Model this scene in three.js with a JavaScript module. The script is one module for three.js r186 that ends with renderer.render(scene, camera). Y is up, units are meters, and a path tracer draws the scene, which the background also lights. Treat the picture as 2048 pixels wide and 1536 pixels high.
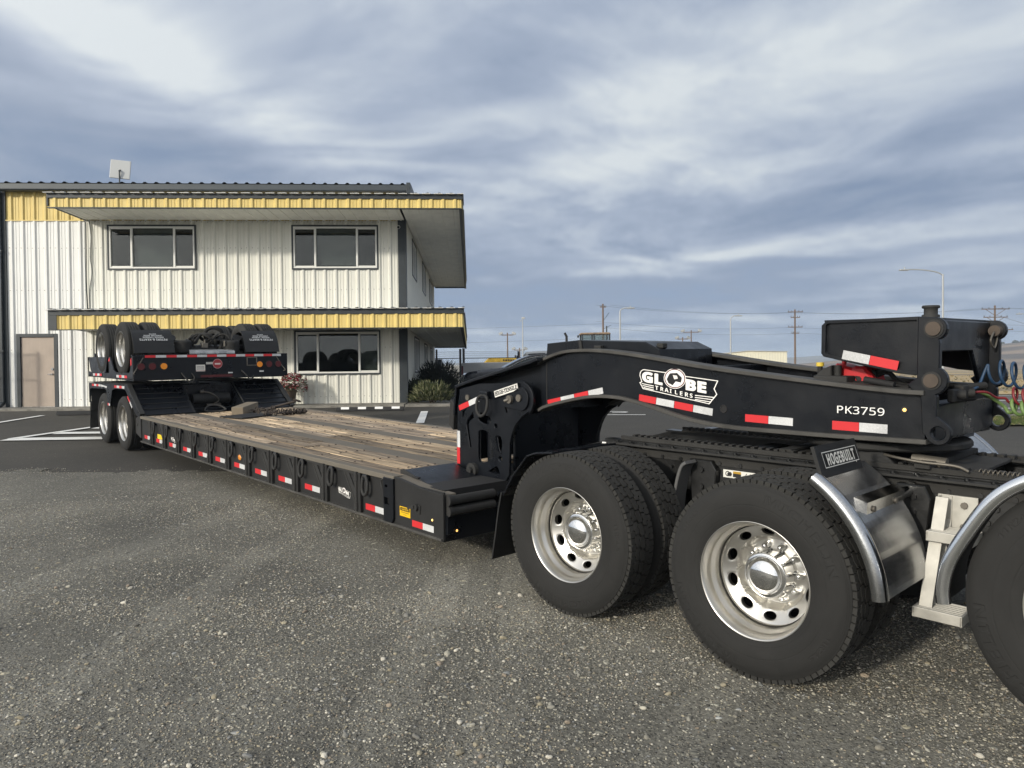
import * as THREE from 'three';
import { mergeGeometries } from 'three/addons/utils/BufferGeometryUtils.js';
import { RoundedBoxGeometry } from 'three/addons/geometries/RoundedBoxGeometry.js';

// ------------------------------------------------------------------ camera, sky, sun, exposure
const scene = new THREE.Scene();
const camera = new THREE.PerspectiveCamera(54.77, 4 / 3, 0.05, 6000);
camera.position.set(0, 1.7426, 0);
camera.rotation.set(-0.01597, 0, -0.00973);
scene.add(camera);
const renderer = new THREE.WebGLRenderer({ antialias: true });
renderer.toneMapping = THREE.LinearToneMapping;
renderer.toneMappingExposure = 1.0;
renderer.shadowMap.enabled = true;

let seed = 12345;
const rnd = () => { seed = (seed + 0x6d2b79f5) | 0; let t = Math.imul(seed ^ (seed >>> 15), 1 | seed); t = (t + Math.imul(t ^ (t >>> 7), 61 | t)) ^ t; return ((t ^ (t >>> 14)) >>> 0) / 4294967296; };
const rr = (a, b) => a + (b - a) * rnd();
const clamp = (x, a = 0, b = 1) => Math.min(b, Math.max(a, x));
const sstep = (a, b, x) => { const t = clamp((x - a) / (b - a)); return t * t * (3 - 2 * t); };
const mix = (a, b, t) => a + (b - a) * t;
// value noise on a hashed lattice; per > 0 makes it tile
const hash = (x, y, s) => { let h = Math.imul(x, 374761393) + Math.imul(y, 668265263) + Math.imul(s, 1274126177); h = Math.imul(h ^ (h >>> 13), 1274126177); return ((h ^ (h >>> 16)) >>> 0) / 4294967296; };
function vn(x, y, per = 0, s = 0) {
  let xi = Math.floor(x), yi = Math.floor(y); const fx = x - xi, fy = y - yi;
  const u = fx * fx * (3 - 2 * fx), v = fy * fy * (3 - 2 * fy);
  const w = (a) => (per ? ((a % per) + per) % per : a);
  const a = hash(w(xi), w(yi), s), b = hash(w(xi + 1), w(yi), s), c = hash(w(xi), w(yi + 1), s), d = hash(w(xi + 1), w(yi + 1), s);
  return a + (b - a) * u + (c - a) * v + (a - b - c + d) * u * v;
}
function fbm(x, y, oct = 5, per = 0, s = 0) {
  let a = 0, amp = 0.5, n = 0;
  for (let i = 0; i < oct; i++) { a += amp * vn(x, y, per, s + i * 17); n += amp; amp *= 0.5; x *= 2; y *= 2; per *= 2; }
  return a / n;
}
function fbmRough(x, y, oct, s) { let a = 0, amp = 1, n = 0; for (let i = 0; i < oct; i++) { a += amp * vn(x, y, 0, s + i * 17); n += amp; amp *= 0.66; x = x * 1.93 + 5.1; y = y * 1.93 + 1.7; } return a / n; }

const YAWB = 0.056015;                                  // the building is turned this much from the picture plane
const bToWorld = (u, v, w) => new THREE.Vector3(u, v, w).applyAxisAngle(new THREE.Vector3(0, 1, 0), YAWB);
const sunDir = bToWorld(-2.1, 0.96, 2.0).normalize();   // towards the sun: low, behind the photographer's left shoulder

// veiled afternoon sky: layered stratus over pale blue
{
  const W = 2048, H = 1024, data = new Float32Array(W * H * 4);
  // large bright (+) and dark (-) masses: azimuth (0 = straight ahead), elevation, half sizes, tilt, strength
  const masses = [
    [-0.46, 0.39, 0.26, 0.045, -0.42, 0.34], [-0.20, 0.27, 0.22, 0.035, -0.42, 0.34], [-0.72, 0.48, 0.12, 0.05, -0.3, 0.12],
    [-0.52, 0.31, 0.24, 0.05, -0.3, -0.26], [-0.62, 0.22, 0.30, 0.05, -0.12, -0.34], [-0.20, 0.16, 0.30, 0.05, 0, -0.25], [0.0, 0.33, 0.11, 0.12, 0, -0.2], [0.22, 0.46, 0.16, 0.03, 0, -0.12],
    [0.20, 0.345, 0.16, 0.05, 0.1, 0.30], [0.40, 0.36, 0.14, 0.06, 0.35, 0.22], [0.33, 0.25, 0.12, 0.05, 0, 0.30], [0.14, 0.27, 0.14, 0.05, 0.2, 0.2], [0.62, 0.36, 0.12, 0.05, 0.2, 0.12], [0.58, 0.45, 0.2, 0.04, 0.35, 0.20], [0.03, 0.235, 0.09, 0.035, 0, 0.45],
    [0.38, 0.163, 0.26, 0.016, 0.12, 0.52], [0.12, 0.165, 0.09, 0.015, 0.05, 0.22], [0.50, 0.19, 0.24, 0.03, 0.05, -0.26], [0.58, 0.28, 0.22, 0.03, 0.2, -0.28], [0.26, 0.118, 0.32, 0.022, 0.03, -0.30], [0.08, 0.09, 0.3, 0.025, 0, -0.30],
    [0.58, 0.145, 0.16, 0.02, 0.05, 0.22], [0.55, 0.083, 0.10, 0.010, 0.02, 0.34], [0.45, 0.065, 0.14, 0.010, 0, 0.30], [0.02, 0.05, 0.22, 0.010, 0, 0.12], [0.3, 0.04, 0.25, 0.010, 0, -0.1],
  ];
  const ramp = [[0.165, 0.245, 0.390], [0.250, 0.320, 0.450], [0.355, 0.425, 0.550], [0.510, 0.575, 0.665], [0.670, 0.725, 0.765]];
  const d = new THREE.Vector3();
  for (let j = 0; j < H; j++) {
    const el = ((j + 0.5) / H - 0.5) * Math.PI, ce = Math.cos(el), se = Math.sin(el);
    for (let i = 0; i < W; i++) {
      const th = ((i + 0.5) / W - 0.5) * 2 * Math.PI;    // atan2(z, x)
      d.set(ce * Math.cos(th), se, ce * Math.sin(th));
      let az = th + Math.PI / 2; if (az > Math.PI) az -= 2 * Math.PI;
      const y = Math.max(se, 0.0), k = 1 / (y + 0.075);
      const px = d.x * k, pz = d.z * k;
      const wx = fbm(px * 0.5 + 7, pz * 0.5 + 3, 3, 0, 3) - 0.5, wz = fbm(px * 0.5 + 31, pz * 0.5 + 9, 3, 0, 5) - 0.5;
      const a = (px * 0.8 + pz * 0.6), b = (-px * 0.6 + pz * 0.8);     // streaks run along one wind direction
      const big = fbm(a * 0.35 + wx * 1.6 + 3, b * 0.75 + wz * 1.6 + 11, 4, 0, 11) - 0.5;
      const fine = 0.5 * fbm(a * 1.2 + wx * 5 + 13, b * 3.0 + wz * 5 + 2, 7, 0, 29) + 1.0 * fbmRough(px * 1.5 + wz * 4 + 3, pz * 1.9 + wx * 4 + 8, 8, 37) - 0.75;
      let t = 0.515 + 0.48 * big + 1.12 * fine;
      if (se > -0.02 && Math.abs(az) < 1.5) {
        const ja = az + 0.10 * wx, je = el + 0.05 * wz;
        for (const [ma, me, sa, sl, ro, st] of masses) {
          const da = ja - ma, de = je - me; if (Math.abs(da) > 3 * sa + 0.2) continue;
          const p = (da * Math.cos(ro) + de * Math.sin(ro)) / sa, q = (-da * Math.sin(ro) + de * Math.cos(ro)) / sl, e = p * p + q * q;
          if (e < 9) t += st * 0.95 * Math.exp(-e) * (0.85 + 1.1 * fine);
        }
      }
      t = clamp(t, 0, 1) * 3.999;
      const n = Math.floor(t), f = t - n, o = (j * W + i) * 4;
      const hz = Math.exp(-Math.max(el, 0) / 0.05) * 0.35;           // paler air close to the horizon
      const sun = d.dot(sunDir), glow = 2.2 * Math.exp((sun - 1) / 0.05) + 1.25 * Math.exp((sun - 1) / 0.45);
      const airc = [0.40, 0.50, 0.62], glc = [1.0, 0.93, 0.80];
      for (let c = 0; c < 3; c++) {
        let v = mix(ramp[n][c], ramp[n + 1][c], f);
        v = mix(v, airc[c], hz) + glow * glc[c];
        if (el < 0) v = mix(v, 0.14, sstep(0, 0.12, -el));
        data[o + c] = v;
      }
      data[o + 3] = 1;
    }
  }
  const sky = new THREE.DataTexture(data, W, H, THREE.RGBAFormat, THREE.FloatType);
  sky.mapping = THREE.EquirectangularReflectionMapping; sky.magFilter = THREE.LinearFilter; sky.wrapS = THREE.RepeatWrapping; sky.needsUpdate = true;
  scene.background = sky; scene.environment = sky;
}
const sun = new THREE.DirectionalLight(new THREE.Color(1.0, 0.93, 0.80), 2.95);
sun.position.copy(sunDir).multiplyScalar(60); sun.castShadow = true; sun.shadow.radius = 7;
sun.shadow.mapSize.set(4096, 4096);
Object.assign(sun.shadow.camera, { left: -40, right: 40, top: 40, bottom: -40, near: 1, far: 160 });
scene.add(sun, sun.target);
scene.fog = new THREE.FogExp2(new THREE.Color(0.42, 0.50, 0.60), 0.00035);

// ------------------------------------------------------------------ texture helpers
function dataTex(size, fn, { srgb = false, repeat = 1, h = size } = {}) {      // fn(u, v, x, y) -> [r, g, b] linear 0..1 or a number
  const d = new Uint8Array(size * h * 4);
  for (let y = 0; y < h; y++) for (let x = 0; x < size; x++) {
    let c = fn(x / size, y / h, x, y); if (typeof c === 'number') c = [c, c, c];
    const o = (y * size + x) * 4;
    for (let k = 0; k < 3; k++) d[o + k] = 255 * clamp(c[k]);
    d[o + 3] = 255;
  }
  const t = new THREE.DataTexture(d, size, h); t.wrapS = t.wrapT = THREE.RepeatWrapping; t.magFilter = THREE.LinearFilter; t.minFilter = THREE.LinearMipmapLinearFilter; t.generateMipmaps = true;
  if (srgb) t.colorSpace = THREE.SRGBColorSpace;
  t.repeat.set(repeat, repeat); t.needsUpdate = true; return t;
}
const rep = (t, x, y = x) => { const c = t.clone(); c.repeat.set(x, y); c.needsUpdate = true; return c; };
const dirt = dataTex(512, (u, v) => { const a = fbm(u * 6, v * 6, 6, 6, 1), b = fbm(u * 24, v * 24, 4, 24, 9); return 0.62 + 0.55 * (a - 0.5) + 0.35 * (b - 0.5); }, { repeat: 0.7 });
const speck = dataTex(512, (u, v) => { const a = fbm(u * 8, v * 8, 5, 8, 4), b = vn(u * 256, v * 256, 256, 7); return 0.70 + 0.35 * (a - 0.5) + 0.14 * (b - 0.5) + (b > 0.975 ? 0.35 : 0); }, { repeat: 0.9 });
const grit = dataTex(512, (u, v) => 0.5 + 0.6 * (fbm(u * 64, v * 64, 3, 64, 21) - 0.5), { repeat: 2 });
const streaks = dataTex(512, (u, v) => { const a = fbm(u * 40, v * 3, 4, 0, 31), b = fbm(u * 8, v * 8, 4, 8, 5); return 0.90 + 0.10 * (a - 0.5) + 0.16 * (b - 0.5); }, { repeat: 0.5 });
const clad = dataTex(512, (u, v) => { const a = fbm(u * 30, v * 3, 4, 0, 33), b = fbm(u * 6, v * 6, 4, 6, 6); return 0.96 + 0.05 * (a - 0.5) + 0.09 * (b - 0.5); }, { repeat: 0.4 });
const lin = (r, g, b) => new THREE.Color().setRGB(r, g, b);
const std = (c, rough, o = {}) => new THREE.MeshStandardMaterial({ color: c, roughness: rough, side: THREE.DoubleSide, ...o });
const phy = (c, rough, o = {}) => new THREE.MeshPhysicalMaterial({ color: c, roughness: rough, side: THREE.DoubleSide, ...o });

const M = {
  deckPaint: std(lin(0.0155, 0.0155, 0.0155), 0.68, { map: dirt, bumpMap: grit, bumpScale: 0.0008 }),
  black: phy(lin(0.0060, 0.0076, 0.0112), 0.52, { map: speck, roughnessMap: dirt, specularIntensity: 0.75, bumpMap: grit, bumpScale: 0.0004 }),
  blackWorn: std(lin(0.026, 0.026, 0.0255), 0.75, { map: dirt, bumpMap: grit, bumpScale: 0.0008 }),
  edgeWorn: std(lin(0.075, 0.072, 0.066), 0.7, { map: dirt, bumpMap: grit, bumpScale: 0.001 }),
  deckSteel: phy(lin(0.155, 0.140, 0.118), 0.95, { specularIntensity: 0.3, map: streaks, bumpMap: grit, bumpScale: 0.0015 }),
  frame: std(lin(0.014, 0.0145, 0.015), 0.7, { map: dirt, roughnessMap: dirt, bumpMap: grit, bumpScale: 0.001 }),
  dusty: std(lin(0.036, 0.035, 0.033), 0.85, { map: dirt, bumpMap: grit, bumpScale: 0.001 }),
  dark: std(lin(0.010, 0.010, 0.011), 0.8),
  rubber: std(lin(0.026, 0.0255, 0.024), 0.86, { map: dirt, bumpMap: grit, bumpScale: 0.0006 }),
  tread: std(lin(0.034, 0.0335, 0.031), 0.95, { map: dirt, bumpMap: grit, bumpScale: 0.001 }),
  flap: std(lin(0.012, 0.0125, 0.013), 0.62, { map: dirt }),
  alu: phy(lin(0.62, 0.605, 0.57), 0.33, { metalness: 1 }),
  aluDull: std(lin(0.62, 0.61, 0.585), 0.48, { metalness: 0.85, map: dirt, roughnessMap: dirt }),
  aluStep: std(lin(0.66, 0.64, 0.58), 0.55, { metalness: 0.3, map: dirt, bumpMap: grit, bumpScale: 0.0006 }),
  chrome: phy(lin(0.80, 0.80, 0.79), 0.07, { metalness: 1 }),
  stainless: phy(lin(0.50, 0.505, 0.51), 0.27, { metalness: 1, roughnessMap: dirt, map: speck }),
  bolt: std(lin(0.22, 0.20, 0.17), 0.55, { metalness: 0.5, map: dirt }),
  rust: std(lin(0.105, 0.080, 0.062), 0.8, { map: dirt, bumpMap: grit, bumpScale: 0.001 }),
  red: std(lin(0.56, 0.025, 0.030), 0.42), whiteTape: std(lin(0.74, 0.75, 0.76), 0.42, { map: speck }),
  amber: phy(lin(0.62, 0.22, 0.02), 0.25, { clearcoat: 1, emissive: lin(0.10, 0.03, 0) }), redLens: phy(lin(0.085, 0.008, 0.010), 0.3, { clearcoat: 0.6 }),
  ambLamp: std(lin(0.9, 0.6, 0.2), 0.3, { emissive: lin(1.6, 0.9, 0.25) }),
  yellowLabel: std(lin(0.75, 0.55, 0.02), 0.5), whiteMark: std(lin(0.78, 0.78, 0.76), 0.55),
  wall: std(lin(0.725, 0.72, 0.650), 0.5, { map: clad }), wallWhite: std(lin(0.755, 0.76, 0.735), 0.5, { map: clad }),
  yellow: std(lin(0.73, 0.565, 0.195), 0.5, { map: streaks }), soffit: std(lin(0.80, 0.78, 0.69), 0.55, { map: streaks }),
  trim: std(lin(0.032, 0.042, 0.050), 0.5, { map: speck }), roofMetal: std(lin(0.045, 0.054, 0.062), 0.45, { metalness: 0.2, map: streaks }),
  vinyl: std(lin(0.74, 0.74, 0.70), 0.4), glass: phy(lin(0.72, 0.76, 0.74), 0.02, { transmission: 1, thickness: 0, ior: 1.5, specularIntensity: 1.6 }),
  room: std(lin(0.055, 0.055, 0.056), 0.9), blind: std(lin(0.105, 0.11, 0.115), 0.7),
  door: std(lin(0.42, 0.345, 0.285), 0.6, { map: streaks }),
  concrete: std(lin(0.30, 0.285, 0.25), 0.9, { map: dirt, bumpMap: grit, bumpScale: 0.002 }),
  paint: std(lin(0.80, 0.80, 0.77), 0.75, { map: streaks }),
};
M.rubberWorn = std(lin(0.10, 0.10, 0.10), 0.6, { map: streaks, bumpMap: grit, bumpScale: 0.001 });
M.stainlessSoft = phy(lin(0.56, 0.57, 0.58), 0.34, { metalness: 1, roughnessMap: dirt, map: speck });
M.chromeSoft = phy(lin(0.78, 0.79, 0.80), 0.16, { metalness: 1 });
M.fenderSheet = phy(lin(0.50, 0.505, 0.51), 0.34, { metalness: 0.85, roughnessMap: dirt, map: dirt });
M.blackFender = std(lin(0.02, 0.02, 0.02), 0.6);
M.roofPale = std(lin(0.55, 0.56, 0.56), 0.45, { map: streaks });
M.rubberWheelStop = std(lin(0.03, 0.03, 0.03), 0.85, { map: dirt });
M.rustDark = std(lin(0.05, 0.036, 0.028), 0.75, { map: dirt });

// ------------------------------------------------------------------ geometry helpers
const V = (x, y, z) => new THREE.Vector3(x, y, z);
function clean(g) {
  let o = g.index ? g.toNonIndexed() : g;
  for (const k of Object.keys(o.attributes)) if (!['position', 'normal', 'uv'].includes(k)) o.deleteAttribute(k);
  return o;
}
function boxUV(g) {            // uv in metres, by the main direction of each face
  const p = g.attributes.position, n = g.attributes.normal, uv = new Float32Array(p.count * 2);
  for (let i = 0; i < p.count; i += 3) {
    let ax = 0, ay = 0, az = 0;
    for (let k = 0; k < 3; k++) { ax += Math.abs(n.getX(i + k)); ay += Math.abs(n.getY(i + k)); az += Math.abs(n.getZ(i + k)); }
    for (let k = i; k < i + 3; k++) {
      const x = p.getX(k), y = p.getY(k), z = p.getZ(k);
      const a = ay >= ax && ay >= az ? [x, z] : ax >= az ? [z, y] : [x, y];
      uv[2 * k] = a[0]; uv[2 * k + 1] = a[1];
    }
  }
  g.setAttribute('uv', new THREE.BufferAttribute(uv, 2)); return g;
}
const join = (list, keepUV) => { const l = [].concat(list).flat(3).map(clean); if (!keepUV) l.forEach((g) => { if (g.attributes.uv) g.deleteAttribute('uv'); if (!g.attributes.normal) g.computeVertexNormals(); }); const g = l.length > 1 ? mergeGeometries(l) : l[0]; return keepUV ? g : boxUV(g); };
function part(name, list, mat, parent, { label, keepUV } = {}) {
  const m = new THREE.Mesh(list.isBufferGeometry && keepUV ? list : join(list, keepUV), mat); m.name = name; if (label) m.userData.label = label; parent.add(m); return m;
}
const parts = (name, list, mat, parent, o) => list.flat(3).map((g) => part(name, [g], mat, parent, o));
const bits = (name, list, mat, parent) => { const m = part(name, list, mat, parent); m.userData.kind = 'stuff'; return m; };
const group = (name, parent) => { const g = new THREE.Group(); g.name = name; parent.add(g); return g; };
const used = {};
function numbered(n) { used[n] = (used[n] ?? -1) + 1; return used[n] ? `${n}_${String(used[n]).padStart(3, '0')}` : n; }
function tag(o, label, category, grp) { o.userData.label = label; o.userData.category = category; if (grp) o.userData.group = grp; return o; }
function thing(name, label, category, pos = [0, 0, 0], turn = 0, grp) {
  const g = new THREE.Group(); g.name = numbered(name); g.position.set(...pos); g.rotation.y = turn; scene.add(g); return tag(g, label, category, grp);
}
function struct(name, list, mat, opt = {}) { const m = part(numbered(name), list, mat, scene, opt); m.userData.kind = opt.kind || 'structure'; return m; }
// plain box by its limits; r > 0 rounds the edges
function bx(x0, x1, y0, y1, z0, z1, r = 0) {
  const w = Math.abs(x1 - x0), h = Math.abs(y1 - y0), d = Math.abs(z1 - z0);
  const g = r ? new RoundedBoxGeometry(w, h, d, 1, Math.min(r, w / 2.1, h / 2.1, d / 2.1)) : new THREE.BoxGeometry(w, h, d);
  return g.translate((x0 + x1) / 2, (y0 + y1) / 2, (z0 + z1) / 2);
}
const shapeOf = (pts, holes = []) => { const s = new THREE.Shape(pts.map((p) => new THREE.Vector2(p[0], p[1]))); for (const h of holes) s.holes.push(new THREE.Path(h.map((p) => new THREE.Vector2(p[0], p[1])))); return s; };
function ext(pts, z0, z1, { holes = [], bev = 0 } = {}) {      // outline in x, y; thickness along z
  const d = z1 - z0;
  const g = new THREE.ExtrudeGeometry(shapeOf(pts, holes), { depth: d - 2 * bev, bevelEnabled: bev > 0, bevelThickness: bev, bevelSize: bev, bevelOffset: -bev, bevelSegments: 1, steps: 1, curveSegments: 8 });
  return g.translate(0, 0, z0 + bev);
}
const extX = (zy, x0, x1, o) => ext(zy.map((p) => [-p[0], p[1]]), x0, x1, o ? { ...o, holes: (o.holes || []).map((h) => h.map((p) => [-p[0], p[1]])) } : {}).rotateY(Math.PI / 2);   // outline in z, y; thickness along x
const extY = (xz, y0, y1, o) => ext(xz.map((p) => [p[0], -p[1]]), y0, y1, o).rotateX(-Math.PI / 2);        // outline in x, z; thickness along y
function rod(a, b, r, seg = 10, r2 = r) {
  const A = V(...a), B = V(...b), l = A.distanceTo(B), g = new THREE.CylinderGeometry(r2, r, l, seg, 1);
  g.applyQuaternion(new THREE.Quaternion().setFromUnitVectors(V(0, 1, 0), B.clone().sub(A).divideScalar(l)));
  return g.translate((A.x + B.x) / 2, (A.y + B.y) / 2, (A.z + B.z) / 2);
}
const hose = (pts, r, seg = 40, closed = false, rs = 8) => new THREE.TubeGeometry(new THREE.CatmullRomCurve3(pts.map((p) => V(...p)), closed, 'centripetal'), seg, r, rs, closed);
function bar(a, b, w, h) {          // rectangular bar between two points, w sideways, h across
  const A = V(...a), B = V(...b), l = A.distanceTo(B), g = new THREE.BoxGeometry(l, h, w);
  const x = B.clone().sub(A).divideScalar(l), y = Math.abs(x.y) > 0.95 ? V(1, 0, 0) : V(0, 1, 0), z = x.clone().cross(y).normalize(); y.copy(z).cross(x);
  return g.applyMatrix4(new THREE.Matrix4().makeBasis(x, y, z)).translate((A.x + B.x) / 2, (A.y + B.y) / 2, (A.z + B.z) / 2);
}
// a plate of thickness t that follows a polyline in x, y and spans z0..z1
function strip(pts, t, z0, z1, bev = 0) {
  const up = [], lo = [];
  pts.forEach((p, i) => {
    const a = pts[Math.max(0, i - 1)], b = pts[Math.min(pts.length - 1, i + 1)], l = Math.hypot(b[0] - a[0], b[1] - a[1]), nx = -(b[1] - a[1]) / l, ny = (b[0] - a[0]) / l;
    up.push([p[0] + nx * t / 2, p[1] + ny * t / 2]); lo.push([p[0] - nx * t / 2, p[1] - ny * t / 2]);
  });
  return ext([...up, ...lo.reverse()], z0, z1, { bev });
}
function smooth(pts, n) { return new THREE.CatmullRomCurve3(pts.map((p) => V(p[0], p[1], 0)), false, 'centripetal').getPoints(n).map((p) => [p.x, p.y]); }
const circle = (x, y, r, n = 16, ry = r) => Array.from({ length: n }, (_, i) => [x + r * Math.cos(i / n * 2 * Math.PI), y + ry * Math.sin(i / n * 2 * Math.PI)]);
const mirrorZ = (g) => { const o = clean(g.clone()).applyMatrix4(new THREE.Matrix4().makeScale(1, 1, -1)); return flip(o); };
function flip(g) {
  for (const a of Object.values(g.attributes)) for (let i = 0; i < a.count; i += 3) for (let k = 0; k < a.itemSize; k++) { const p = a.array[(i + 1) * a.itemSize + k]; a.array[(i + 1) * a.itemSize + k] = a.array[(i + 2) * a.itemSize + k]; a.array[(i + 2) * a.itemSize + k] = p; }
  return g;
}
// printed decal: canvas on a thin rectangle. corners: centre, size, facing +z, then rotated by the caller
function decal(name, w, h, px, draw, parent, { rough = 0.5, ss = 1 } = {}) {
  const c = document.createElement('canvas'); c.width = px; c.height = Math.round(px * h / w);
  const g = c.getContext('2d'); draw(g, c.width, c.height);
  const t = new THREE.CanvasTexture(c); t.colorSpace = THREE.SRGBColorSpace; t.magFilter = THREE.LinearFilter;
  const m = new THREE.Mesh(new THREE.PlaneGeometry(w, h), new THREE.MeshStandardMaterial({ map: t, transparent: true, roughness: rough }));
  m.name = name; parent.add(m); return m;
}
const basisGroup = (name, label, cat, o, x, y, z) => { const g = thing(name, label, cat); g.matrix.makeBasis(V(...x), V(...y), V(...z)).setPosition(...o); g.matrix.decompose(g.position, g.quaternion, g.scale); g.scale.set(1, 1, 1); return g; };
const smoothNormals = (g) => { g.computeVertexNormals(); return g; };

// ------------------------------------------------------------------ the lie of the land: the lot climbs gently away from the camera
function groundY(x, z) { const d = -z; const y = d < 23.2 ? 0.0345 * Math.max(d, -8) : 0.0345 * 23.2 + 0.03 * (1 - Math.exp(-(d - 23.2) / 2)); return y - 0.003 * clamp(x, -20, 20) * (d < 40 ? 1 : Math.max(0, 1 - (d - 40) / 30)); }

// ------------------------------------------------------------------ ground: asphalt lot, gravel, road, field, hills
function splatTexture(size, metres, layers, base, srgbSeed) {
  const n = size * size, r = new Float32Array(n), gch = new Float32Array(n), b = new Float32Array(n), ht = new Float32Array(n);
  for (let y = 0; y < size; y++) for (let x = 0; x < size; x++) {
    const i = y * size + x, u = x / size, v = y / size;
    const k = base.tone * (1 + base.low * (fbm(u * 5, v * 5, 4, 5, srgbSeed) - 0.5) + base.high * (vn(u * 400, v * 400, 400, srgbSeed + 1) - 0.5) + base.high * 0.8 * (hash(x, y, 3) - 0.5));
    r[i] = k * base.c[0]; gch[i] = k * base.c[1]; b[i] = k * base.c[2]; ht[i] = 0.25 + 0.12 * vn(u * 300, v * 300, 300, 8) + 0.08 * hash(x, y, 9);
  }
  for (const L of layers) for (let q = 0; q < L.count; q++) {
    const rad = rr(L.r[0], L.r[1]) * (rnd() < 0.1 ? 1.4 : 1) / metres * size, cx = rnd() * size, cy = rnd() * size, an = rnd() * 3.14, asp = rr(0.55, 1), ca = Math.cos(an), sa = Math.sin(an);
    const tone = L.tone[0] + (L.tone[1] - L.tone[0]) * Math.pow(rnd(), L.pow || 1), tint = rnd(), hgt = rr(0.35, 1) * L.h, wob = rnd() * 6;
    const cr = tone * (tint < 0.2 ? 1.08 : tint > 0.85 ? 0.98 : 1.03), cg = tone, cb = tone * (tint < 0.2 ? 0.76 : tint > 0.85 ? 0.98 : 0.86);
    const R = Math.ceil(rad);
    for (let dy = -R; dy <= R; dy++) for (let dx = -R; dx <= R; dx++) {
      const px = (dx * ca + dy * sa) / rad, py = (-dx * sa + dy * ca) / (rad * asp); let e = px * px + py * py;
      e *= 1 + 0.25 * Math.sin(3 * Math.atan2(py, px) + wob);
      if (e > 1) continue;
      const i = ((Math.floor(cy + dy) + size) % size) * size + ((Math.floor(cx + dx) + size) % size), s = e > 0.75 ? 0.75 : 1;
      r[i] = cr * s; gch[i] = cg * s; b[i] = cb * s; ht[i] = 0.35 + hgt * Math.sqrt(1 - e);
    }
  }
  const col = new Uint8Array(n * 4), bmp = new Uint8Array(n * 4), enc = (x) => 255 * Math.pow(clamp(x), 1 / 2.2);
  for (let i = 0; i < n; i++) {
    col[4 * i] = enc(r[i]); col[4 * i + 1] = enc(gch[i]); col[4 * i + 2] = enc(b[i]); col[4 * i + 3] = 255;
    bmp[4 * i] = bmp[4 * i + 1] = bmp[4 * i + 2] = 255 * clamp(ht[i]); bmp[4 * i + 3] = 255;
  }
  const mk = (a) => { const t = new THREE.DataTexture(a, size, size); t.wrapS = t.wrapT = THREE.RepeatWrapping; t.magFilter = THREE.LinearFilter; t.minFilter = THREE.LinearMipmapLinearFilter; t.generateMipmaps = true; t.repeat.set(1 / metres, 1 / metres); t.needsUpdate = true; return t; };
  const ct = mk(col); ct.colorSpace = THREE.SRGBColorSpace; return [ct, mk(bmp)];
}
const [gravC, gravB] = splatTexture(2048, 4.4, [
  { count: 66000, r: [0.0022, 0.0055], tone: [0.045, 0.42], pow: 1.6, h: 0.55 },
  { count: 10000, r: [0.004, 0.009], tone: [0.05, 0.55], pow: 2.0, h: 0.75 },
  { count: 900, r: [0.009, 0.018], tone: [0.12, 0.50], pow: 1.4, h: 0.65 },
], { tone: 0.140, low: 0.5, high: 0.85, c: [1.04, 1.0, 0.875] }, 3);
const [asphC, asphB] = splatTexture(1024, 3.2, [
  { count: 16000, r: [0.003, 0.007], tone: [0.03, 0.17], pow: 1.5, h: 0.35 },
  { count: 900, r: [0.004, 0.009], tone: [0.08, 0.30], pow: 1.5, h: 0.4 },
], { tone: 0.056, low: 0.5, high: 0.45, c: [1.07, 1.0, 0.86] }, 5);
M.gravel = std(lin(1.10, 1.09, 1.06), 0.93, { map: gravC, bumpMap: gravB, bumpScale: 0.014, vertexColors: true });
M.asphalt = std(lin(0.66, 0.64, 0.61), 0.9, { map: asphC, bumpMap: asphB, bumpScale: 0.005, vertexColors: true });
M.road = std(lin(1.6, 1.6, 1.65), 0.9, { map: asphC, bumpMap: asphB, bumpScale: 0.003, vertexColors: true });

function sheet(xs, zs, dy, tone, keep, yfn = groundY) {
  const pos = [], uv = [], col = [], idx = [], nx = xs.length;
  zs.forEach((z) => xs.forEach((x) => { pos.push(x, yfn(x, z) + dy, z); uv.push(x, z); const t = tone(x, z); if (typeof t === 'number') col.push(t, t, t); else col.push(...t); }));
  for (let j = 0; j < zs.length - 1; j++) for (let i = 0; i < nx - 1; i++) {
    if (keep && !keep((xs[i] + xs[i + 1]) / 2, (zs[j] + zs[j + 1]) / 2)) continue;
    const a = j * nx + i, b = a + 1, c = a + nx, d = c + 1; idx.push(a, c, b, b, c, d);
  }
  const g = new THREE.BufferGeometry();
  g.setAttribute('position', new THREE.Float32BufferAttribute(pos, 3)); g.setAttribute('uv', new THREE.Float32BufferAttribute(uv, 2)); g.setAttribute('color', new THREE.Float32BufferAttribute(col, 3));
  g.setIndex(idx); g.computeVertexNormals(); return g;
}
const range = (a, b, s) => Array.from({ length: Math.round((b - a) / s) + 1 }, (_, i) => a + i * s);
function ground(name, g, mat, kind = 'structure') { const m = new THREE.Mesh(g, mat); m.name = numbered(name); m.userData.kind = kind; scene.add(m); return m; }

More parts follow.
